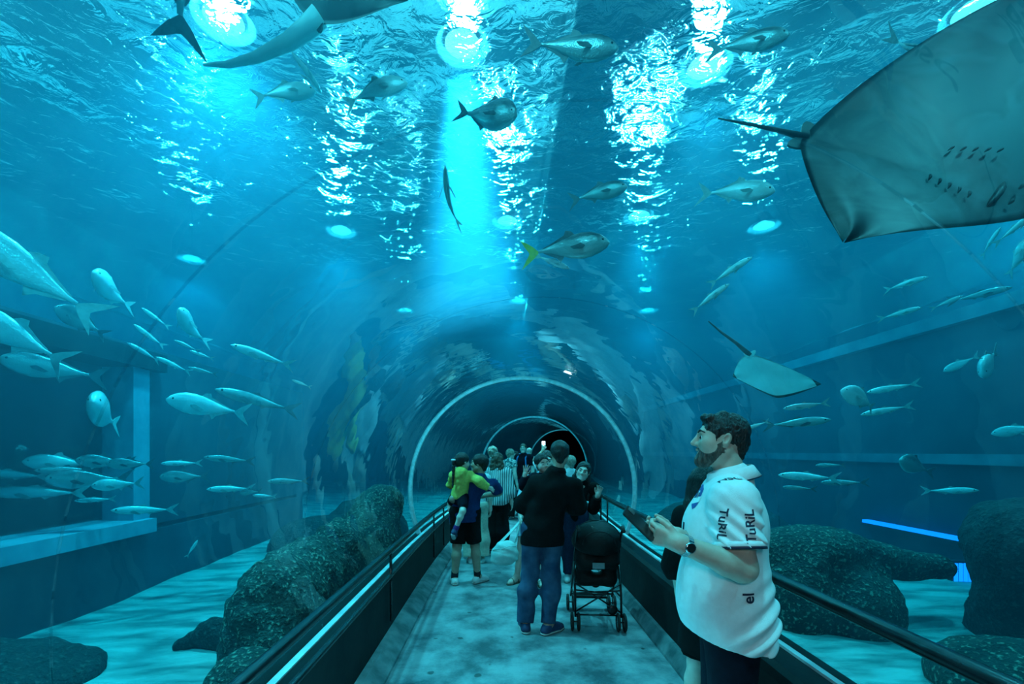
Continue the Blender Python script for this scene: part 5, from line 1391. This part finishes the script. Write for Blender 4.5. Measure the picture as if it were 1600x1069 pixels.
def fish_meshes(shape, bend):
    key = (shape, bend)
    if key in _fish_cache: return _fish_cache[key]
    prof = SHAPES[shape]; n = 18
    def warp(v):
        x, y, z = v
        t = 0.5 - x
        return (x, y + bend * (t - 0.35) ** 2 * (1 if t > 0.35 else 0.35), z)
    vs, fs = [], []
    for t, hh, hw, c in prof:
        x = 0.5 - t * 0.80
        for k in range(n):
            a = 2 * PI * k / n
            vs.append(warp((x, hw * math.cos(a), c + hh * math.sin(a) * (1.0 if math.sin(a) > 0 else 0.96))))
    m = len(prof)
    for i in range(m - 1):
        for k in range(n):
            fs.append((i * n + k, (i + 1) * n + k, (i + 1) * n + (k + 1) % n, i * n + (k + 1) % n))
    fs.append(tuple(range(n))); fs.append(tuple((m - 1) * n + k for k in range(n - 1, -1, -1)))
    out = {}
    def mk(name, V, Fc, smooth=True):
        me = bpy.data.meshes.new(name); me.from_pydata([tuple(v) for v in V], [], Fc); me.update()
        bm = bmesh.new(); bm.from_mesh(me); bmesh.ops.recalc_face_normals(bm, faces=bm.faces); bm.to_mesh(me); bm.free()
        if smooth: me.polygons.foreach_set('use_smooth', [True] * len(me.polygons))
        out.setdefault(name, []).append(me)
    mk('body', vs, fs)
    H = max(p[1] for p in prof)
    ft = [(-0.285, 0.0), (-0.31, 0.022), (-0.36, 0.075), (-0.44, 0.135), (-0.50, 0.175), (-0.455, 0.09), (-0.415, 0.03), (-0.402, 0.0), (-0.415, -0.03), (-0.455, -0.09), (-0.50, -0.165), (-0.44, -0.125), (-0.36, -0.070), (-0.31, -0.022)]
    q = {'jack': 1.0, 'slim': 0.72, 'deep': 0.85}[shape]
    V, Fc = fin([(x, z * q) for x, z in ft], 0.006); mk('tail_fin', [warp(v) for v in V], Fc, False)
    top_ = lambda x: np.interp(0.5 - x, [p[0] * 0.8 for p in prof], [p[3] + p[1] for p in prof])
    bot_ = lambda x: np.interp(0.5 - x, [p[0] * 0.8 for p in prof], [p[3] - p[1] for p in prof])
    hf = {'jack': 0.085, 'slim': 0.04, 'deep': 0.07}[shape]
    V, Fc = fin([(0.14, top_(0.14) - 0.02), (0.08, top_(0.08) + hf * 0.6), (0.02, top_(0.02) + hf), (0.0, top_(0.0) + hf * 0.45), (-0.14, top_(-0.14) + hf * 0.25), (-0.25, top_(-0.25) + 0.008), (-0.25, top_(-0.25) - 0.015), (0.0, top_(0) - 0.03)], 0.005); mk('dorsal_fin', [warp(v) for v in V], Fc, False)
    V, Fc = fin([(0.0, bot_(0.0) + 0.02), (-0.05, bot_(-0.05) - hf * 0.9), (-0.09, bot_(-0.09) - hf * 0.4), (-0.24, bot_(-0.24) - 0.008), (-0.24, bot_(-0.24) + 0.015)], 0.005); mk('anal_fin', [warp(v) for v in V], Fc, False)
    hw = max(p[2] for p in prof)
    for sy in (-1, 1):
        V, Fc = fin([(0.23, -0.02), (0.17, 0.0), (0.04, -0.055), (0.08, -0.075), (0.20, -0.05)], 0.004)
        R = Matrix.Rotation(sy * math.radians(-28), 4, 'Z')
        V = [Vector((0.23, sy * hw * 0.86, -0.02)) + R @ (Vector(v) - Vector((0.23, 0, -0.02))) for v in V]
        mk('pectoral_fin', [warp(v) for v in V], Fc, False)
    ex = 0.5 - 0.075; hh = np.interp(0.075, [p[0] * 0.8 for p in prof], [p[1] for p in prof]); hw2 = np.interp(0.075, [p[0] * 0.8 for p in prof], [p[2] for p in prof])
    for sy in (-1, 1):
        mb = MB(); mb.lathe([(0.001, -0.015)] + [(0.015 * math.cos(t), 0.015 * math.sin(t)) for t in np.linspace(-1.3, 1.3, 6)] + [(0.001, 0.015)], 10, Matrix.Translation((ex, sy * hw2 * 0.86, hh * 0.32)) @ Matrix.Diagonal((1, 0.6, 1, 1)))
        mk('eye', [warp(v) for v in mb.v], mb.f)
    _fish_cache[key] = out
    return out
_mat_sets = {'silver': ('silver', 'fin', 'fin'), 'dusky': ('dusky', 'fin_dark', 'fin_dark'), 'yellow': ('dusky', 'fin_dark', 'fin_yellow')}
_done = set()
def fish(label, px, py, lpx, ang, Y, shape='jack', toward=0, bend=0, look='silver', group=None, roll=0, small=False):
    """ang: direction of the head in the picture, degrees anticlockwise from right; toward: degrees the head turns to the viewer"""
    a, t = math.radians(ang), math.radians(toward)
    P = at(px, py, Y)
    v = (P - Vector((0, 0, CZ))).normalized()
    rt = v.cross(Vector((0, 0, 1))).normalized(); vu = rt.cross(v).normalized()
    d = (rt * math.cos(a) + vu * math.sin(a)) * math.cos(t) - v * math.sin(t)
    upw = Vector((0, 0, 1)); upw = (upw - d * upw.dot(d))
    if upw.length < 0.05: upw = Vector((0, 1, 0)) - d * d.y
    upw.normalize(); side = upw.cross(d).normalized()
    Rm = Matrix((d, side, upw)).transposed().to_4x4() @ Matrix.Rotation(math.radians(roll), 4, 'X')
    L = lpx * Y / F / max(0.35, abs(math.cos(t)))
    r = empty('fish', (0, 0, 0))
    r.matrix_world = Matrix.Translation(P) @ Rm @ Matrix.Diagonal((L, L, L, 1))
    ms = fish_meshes(shape, bend)
    mats = _mat_sets[look]
    for nm, lst in ms.items():
        if small and nm in ('pectoral_fin', 'anal_fin'): continue
        for me in lst:
            key = (me.name, look)
            mt = M[mats[0]] if nm == 'body' else M['fish_eye'] if nm == 'eye' else M[mats[2]] if nm == 'tail_fin' else M[mats[1]]
            if key not in _done:
                me2 = me if not me.materials else me.copy()
                me2.materials.clear(); me2.materials.append(mt)
                _done.add(key); _fish_cache[(nm, id(me), look)] = me2
            o = bpy.data.objects.new(nm, _fish_cache[(nm, id(me), look)])
            link(o, r)
    tag(r, label, 'fish', group)
    return r
FISH = [
 ('pale fish pointing steeply down near the top left glare', 474, 104, 78, -44, 2.9, 'slim', 0, 0.2, 'silver', None),
 ('bright silver fish rising to the right below the thick ray tail', 443, 144, 98, 18, 2.9, 'jack', 0, 0.3, 'silver', None),
 ('silver fish with shaded belly left of the central light shaft', 584, 140, 108, 20, 2.8, 'jack', 0, 0.5, 'silver', None),
 ('blunt dusky fish crossing the top of the light shaft', 762, 181, 90, 2, 2.9, 'deep', 40, -0.3, 'dusky', None),
 ('dark fish with forked tail before the dark catwalk', 890, 76, 150, -6, 2.6, 'jack', 0, -0.2, 'dusky', None),
 ('faint dusky fish below the catwalk shadow', 933, 302, 92, 6, 3.4, 'jack', 0, 0.2, 'dusky', None),
 ('big dusky fish with a yellow tail fin in the centre', 882, 388, 138, 4, 3.2, 'jack', 0, 0.1, 'yellow', None),
 ('slender pale fish just under the yellow-tailed fish', 862, 409, 60, -22, 3.3, 'slim', 0, 0.0, 'silver', None),
 ('dusky fish with bright back at the upper right', 1166, 68, 118, -8, 2.7, 'jack', 0, 0.0, 'dusky', None),
 ('pale slender curved fish under the rightmost lamp', 1440, 82, 112, -20, 2.6, 'slim', 0, -1.2, 'silver', None),
 ('silver fish with dark tail between lamp and stingray tail', 1148, 299, 112, -12, 2.9, 'jack', 0, 0.2, 'silver', None),
 ('thin dusky fish swimming upright in the light shaft', 700, 312, 88, 98, 3.0, 'slim', 30, 0.4, 'dusky', None),
 ('big silver fish with its head past the left edge', 50, 432, 200, 146, 3.0, 'jack', -8, 0.3, 'silver', None),
 ('round silver fish facing out beside the big left fish', 172, 456, 62, 130, 4.0, 'deep', 52, 0.3, 'silver', None),
 ('big pale fish cut by the left edge, lower one', 28, 528, 150, 150, 3.4, 'jack', -20, 0.4, 'silver', None),
 ('dusky broad fish under the pale one at the left edge', 88, 578, 125, 172, 4.0, 'jack', 0, 0.3, 'dusky', None),
 ('faint fish above the dark window beam', 128, 503, 70, 150, 4.2, 'deep', -30, 0.0, 'dusky', None),
 ('small silver fish, topmost of the little left school', 244, 498, 44, 144, 4.4, 'slim', 0, 0.3, 'silver', 'little school at left'),
 ('small silver fish, second from top of the little left school', 234, 526, 50, 142, 4.4, 'slim', 0, 0.3, 'silver', 'little school at left'),
 ('small silver fish at the left end of the little school', 226, 551, 48, 150, 4.4, 'slim', 0, -0.3, 'silver', 'little school at left'),
 ('small silver fish, lowest of the little left school', 272, 571, 50, 156, 4.4, 'slim', 0, 0.2, 'silver', 'little school at left'),
 ('plump fish with raised head amid the little left school', 296, 512, 58, 120, 4.3, 'deep', 45, 0.5, 'silver', 'little school at left'),
 ('small fish just under the plump one in the little school', 293, 541, 36, 158, 4.4, 'slim', 0, 0.1, 'silver', 'little school at left'),
 ('small fish at the right end of the little left school', 316, 555, 34, 164, 4.6, 'slim', 0, 0.1, 'silver', 'little school at left'),
 ('dim small fish below right of the little left school', 318, 580, 40, 168, 4.8, 'slim', 0, 0.1, 'dusky', 'little school at left'),
 ('round fish staring straight out over the left window', 160, 648, 46, 120, 4.2, 'deep', 70, 0.2, 'silver', None),
 ('long fish heading left above the left boulders', 328, 637, 112, 170, 4.8, 'jack', 0, 0.2, 'silver', None),
 ('dim long fish trailing the one above the left boulders', 405, 627, 120, 166, 5.2, 'slim', 0, 0.1, 'dusky', None),
 ('slender faint fish left of the first tunnel ring', 412, 557, 92, 164, 4.6, 'slim', 0, 0.1, 'silver', None),
 ('tiny slender fish beside the left of the tunnel arch', 472, 600, 30, 160, 3.4, 'slim', 0, 0.1, 'silver', None),
 ('tiny fish hanging nose up over the left sand', 300, 858, 30, 60, 5.0, 'slim', 0, 0.1, 'silver', None),
 ('slender silver fish, upper of the pair right of the arch', 1139, 424, 70, 26, 3.6, 'slim', 0, 0.3, 'silver', 'slender pair at right'),
 ('slender silver fish, lower of the pair right of the arch', 1108, 466, 66, 32, 3.6, 'slim', 0, 0.3, 'silver', 'slender pair at right'),
 ('pale fish below the stingray snout', 1412, 444, 56, 8, 3.8, 'slim', 20, 0.3, 'silver', None),
 ('small silver fish with thin body under the pale fish', 1404, 490, 54, 8, 3.8, 'slim', 0, 0.2, 'silver', None),
 ('small slender fish heading right near the right ledge', 1478, 473, 40, 18, 3.8, 'slim', 0, 0.2, 'silver', None),
 ('faint fish above the right ledge beam', 1528, 461, 72, 4, 4.2, 'slim', 0, 0.1, 'dusky', None),
 ('thin bright fish pointing down near the right edge', 1546, 380, 46, 60, 3.4, 'slim', 20, 0.2, 'silver', None),
 ('rounded pale fish cut by the right edge', 1592, 402, 62, 60, 3.0, 'deep', 20, 0.2, 'silver', None),
 ('bright slender fish streaking past the right edge', 1584, 358, 60, 38, 3.0, 'slim', 0, 0.0, 'silver', None),
 ('silver fish heading down left at the far right', 1503, 568, 46, 205, 4.0, 'jack', 0, 0.3, 'silver', None),
 ('stubby fish facing out with spread fins at the far right', 1544, 566, 40, 250, 4.0, 'deep', 62, 0.1, 'silver', None),
 ('spotted round fish tilted towards the viewer right of centre', 1346, 624, 58, 146, 3.8, 'deep', 40, -0.4, 'silver', None),
 ('pale fish heading left below the small ray', 1396, 606, 66, 188, 4.0, 'slim', 0, 0.1, 'silver', None),
 ('pale fish heading left, lowest beside the tilted round fish', 1386, 641, 66, 190, 4.0, 'slim', 0, 0.1, 'silver', None),
 ('pale fish heading left below the ray wing', 1260, 634, 62, 186, 4.0, 'slim', 0, 0.1, 'silver', None),
 ('long faint fish right of the head of the white shirt', 1242, 661, 92, 4, 4.4, 'slim', 0, 0.3, 'dusky', None),
 ('fish head peeping past the dark hair of the white shirt', 1182, 665, 40, 200, 4.2, 'slim', 0, 0.0, 'silver', None),
 ('bright slender fish over the right rock', 1264, 745, 82, 178, 4.6, 'slim', 0, 0.2, 'silver', 'fish over the right rock'),
 ('dim fish under the bright one over the right rock', 1250, 763, 46, 178, 4.8, 'slim', 0, 0.1, 'dusky', 'fish over the right rock'),
 ('dim fish trailing the bright one over the right rock', 1320, 754, 62, 182, 4.8, 'slim', 0, 0.1, 'dusky', 'fish over the right rock'),
 ('dim fish above the others over the right rock', 1298, 727, 40, 182, 5.0, 'slim', 0, 0.1, 'dusky', 'fish over the right rock'),
 ('spotted fish facing out above the right rock point', 1430, 729, 42, 150, 4.6, 'deep', 55, 0.2, 'dusky', None),
 ('pale fish above the tall right rock', 1482, 767, 66, 4, 4.2, 'slim', 0, 0.2, 'silver', None),
 ('fish cut by the right edge above the tall rock', 1592, 672, 60, 190, 4.0, 'jack', 0, 0.1, 'silver', None),
]
LOW = [(18, 742, 92, 0), (98, 724, 88, 0), (166, 722, 72, 1), (62, 770, 120, 0), (142, 749, 104, 1), (150, 781, 50, 0), (228, 797, 84, 0), (205, 725, 60, 1), (20, 765, 80, 1), (285, 724, 54, 0), (290, 745, 66, 1), (362, 764, 66, 0), (392, 769, 32, 1), (414, 775, 34, 0), (360, 718, 70, 1), (452, 752, 60, 1), (110, 735, 80, 1), (185, 757, 64, 0)]
LOWL = ['at the left edge, upper row', 'second along the upper row', 'third along the upper row, dim', 'long one in the middle row', 'dark backed one by the window post', 'small one under the middle row', 'lowest one across the window post', 'dim one touching the window post', 'dim one at the left edge, middle row', 'first right of the window post', 'second right of the window post, dim', 'long thin one near the boulders', 'small dim one near the boulders', 'small plump one near the boulders', 'dim one above the boulders', 'dim one nearest the tunnel ring', 'dim one between upper and middle rows', 'last of the middle row at the post']
for (x, y, l, dk), lb in zip(LOW, LOWL):
    FISH.append(('fish of the lower left school, ' + lb, x, y, l, 178 + (x * 7 % 9) - 4, 4.6 if x < 240 else 5.2, 'slim' if (x + y) % 3 else 'jack', 0, 0.15, 'dusky' if dk else 'silver', 'lower left school'))
fish('large dusky fish swimming head up out of the top left edge', 286, -68, 250, 86, 2.3, 'jack', 0, 0.3, 'dusky', None, roll=75)
for fz in FISH:
    fish(*fz[:11], small=fz[3] < 50)

# ------------------------------------------------------------------ rays
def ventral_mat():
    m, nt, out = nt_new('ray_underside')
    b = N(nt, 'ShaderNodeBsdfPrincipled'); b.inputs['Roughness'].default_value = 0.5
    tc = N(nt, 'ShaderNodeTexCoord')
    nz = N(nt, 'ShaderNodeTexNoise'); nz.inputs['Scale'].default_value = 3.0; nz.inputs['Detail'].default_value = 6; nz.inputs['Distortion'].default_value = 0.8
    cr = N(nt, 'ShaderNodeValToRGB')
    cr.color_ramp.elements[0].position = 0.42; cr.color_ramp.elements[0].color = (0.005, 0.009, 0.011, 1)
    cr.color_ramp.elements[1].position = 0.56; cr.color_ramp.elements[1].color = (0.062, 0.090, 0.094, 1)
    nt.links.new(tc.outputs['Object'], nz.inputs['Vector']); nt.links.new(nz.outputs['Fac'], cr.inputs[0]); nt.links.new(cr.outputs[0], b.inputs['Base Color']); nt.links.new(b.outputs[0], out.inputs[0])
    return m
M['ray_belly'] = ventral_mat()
M['ray_belly_pale'] = noise_mat('pale_ray_underside', (0.50, 0.64, 0.64), (0.74, 0.86, 0.86), 0.5, 3, 4)
M['ray_back'] = noise_mat('ray_back', (0.016, 0.026, 0.03), (0.05, 0.07, 0.075), 0.6, 6, 5, bump=0.2)
M['ray_dark'] = plain('ray_slit', (0.004, 0.006, 0.008), 0.6, 0.1)
def ray(label, T, Hd, W1, W2, belly, tail, tail_r, marks=True, thick=0.07, droop=0.0, tail_mat='ray_back', rim=False, view=Vector((0, 0, CZ))):
    """T tail root, Hd snout, W1 and W2 wing tips in world space"""
    T, Hd, W1, W2 = Vector(T), Vector(Hd), Vector(W1), Vector(W2)
    C = (T + Hd) / 2
    root = empty('stingray', C)
    A = Hd - T; nrm = A.cross(W2 - W1).normalized()
    if nrm.dot(view - C) > 0: nrm = -nrm            # nrm points to the back of the animal, away from the viewer below
    nu, nv = 20, 40
    def pt(u, v):
        # v -1..1 across, u 0..1 from trailing to leading edge
        av = abs(v)
        lead = 0.5 * (1 - av ** 1.25) - 0.02 * av
        trail = -0.5 + 0.47 * av ** 1.6 if av < 1 else -0.03
        if av > 0.96: lead, trail = lead, min(trail, lead)
        x = trail + (lead - trail) * u
        tip = W1 if v < 0 else W2
        base = C + A * x
        off = (tip - C) * av
        return base + off + nrm * (-droop * av * av), x
    vt, vb_ = [], []
    Lh = A.length
    for j in range(nv + 1):
        v = -1 + 2 * j / nv
        for i in range(nu + 1):
            u = i / nu
            p, x = pt(u, v)
            th = thick * Lh * (1 - abs(v)) ** 0.8 * (4 * u * (1 - u)) ** 0.7 * (1.0 + 0.3 * math.exp(-(v / 0.25) ** 2))
            wav = 0.012 * Lh * math.sin(9 * u + 6 * v) * abs(v)
            vt.append(p + nrm * (th + wav) - C); vb_.append(p + nrm * (-0.35 * th + wav) - C)
    n1 = nu + 1; off = len(vt)
    V = vt + vb_; Fa, mi = [], []
    for j in range(nv):
        for i in range(nu):
            a = j * n1 + i
            Fa.append((a, a + 1, a + n1 + 1, a + n1)); mi.append(1)
            Fa.append((off + a, off + a + n1, off + a + n1 + 1, off + a + 1)); mi.append(1 if rim and (i == nu - 1 or j < 2 or j > nv - 3) else 0)
    for j in range(nv):
        for i in (0, nu):
            a = j * n1 + i; Fa.append((a, a + n1, off + a + n1, off + a)); mi.append(1)
    o = meshobj('disc', V, Fa, M[belly], root); o.data.materials.append(M['ray_back']); o.data.polygons.foreach_set('material_index', mi)
    mb = MB(); mb.tube([Vector(p) - C for p in tail], tail_r, 10); mb.build('tail', M[tail_mat], root, True)
    lat = (W2 - W1).normalized(); au = A.normalized()
    if marks:
        def slit(c, d, l, w, nm):
            d = d.normalized(); q = nrm.cross(d).normalized()
            mb = MB(); mb.tube([c - d * l - nrm * 0.004, c - d * l * 0.5 + q * w * 0.2 - nrm * 0.010, c + q * w * 0.3 - nrm * 0.012, c + d * l * 0.5 + q * w * 0.2 - nrm * 0.010, c + d * l - nrm * 0.004], [w * 0.3, w * 0.9, w, w * 0.9, w * 0.3], 8)
            mb.build(nm, M['ray_dark'], root, True)
        def under(x, v):
            p = C + A * x + ((W1 if v < 0 else W2) - C) * abs(v)
            u = (x + 0.5) ; th = thick * Lh * (1 - abs(v)) ** 0.8 * 0.9
            return p - nrm * (0.35 * th + 0.014) - C
        slit(under(0.33, 0.0), lat, 0.085 * Lh, 0.016 * Lh, 'mouth')
        for s2 in (-1, 1):
            for k in range(5):
                slit(under(0.24 - 0.042 * k, s2 * (0.15 - 0.012 * k)), lat + au * 0.3 * s2, 0.018 * Lh, 0.006 * Lh, 'gill_slit')
            slit(under(0.39, s2 * 0.05), lat, 0.015 * Lh, 0.008 * Lh, 'nostril')
    # pelvic fins beside the tail root
    for s2 in (-1, 1):
        d = (lat * s2 * 0.75 - au * 0.7).normalized()
        base = T - C + au * 0.05 * Lh
        sd = nrm.cross(d).normalized()
        out_ = [base + d * (0.13 * Lh * (0.35 + 0.65 * math.sin(PI * t / 10))) * (0.15 + 0.85 * math.sin(PI * t / 10)) + sd * 0.055 * Lh * math.cos(PI * t / 10) for t in range(11)]
        m_ = len(out_)
        mb = MB(); mb.add([p - nrm * 0.006 for p in out_] + [p + nrm * 0.004 for p in out_], [tuple(range(m_)), tuple(range(2 * m_ - 1, m_ - 1, -1))] + [(i, i + m_, (i + 1) % m_ + m_, (i + 1) % m_) for i in range(m_)]); mb.build('pelvic_fin', M[belly], root)
    tag(root, label, 'stingray')
    return root
ray('huge stingray seen from below gliding past the upper right corner', at(1256, 214, 2.45), at(1612, 338, 2.15), at(1352, 352, 1.98), at(1680, -70, 2.45), 'ray_belly',
    [at(1262, 216, 2.45), at(1225, 206, 2.46), at(1180, 196, 2.47), at(1122, 185, 2.48)], [0.022, 0.013, 0.009, 0.004], thick=0.06, droop=-0.10)
ray('small pale stingray with dark rim above the white shirt', at(1170, 553, 4.1), at(1214, 622, 3.9), at(1146, 590, 4.2), at(1284, 602, 3.8), 'ray_belly_pale',
    [at(1172, 555, 4.1), at(1150, 536, 4.12), at(1128, 520, 4.14), at(1107, 502, 4.16)], [0.022, 0.014, 0.010, 0.005], marks=False, thick=0.05, rim=True)
ray('stingray with thick pale tail leaving through the top edge', at(492, 36, 2.55), at(600, -130, 2.35), at(430, -95, 2.6), at(640, -5, 2.4), 'ray_belly',
    [at(500, 26, 2.55), at(478, 46, 2.56), at(450, 66, 2.56), at(400, 90, 2.57), at(355, 101, 2.58), at(318, 101, 2.58)], [0.060, 0.052, 0.042, 0.028, 0.018, 0.008], thick=0.08, tail_mat='ray_belly_pale')
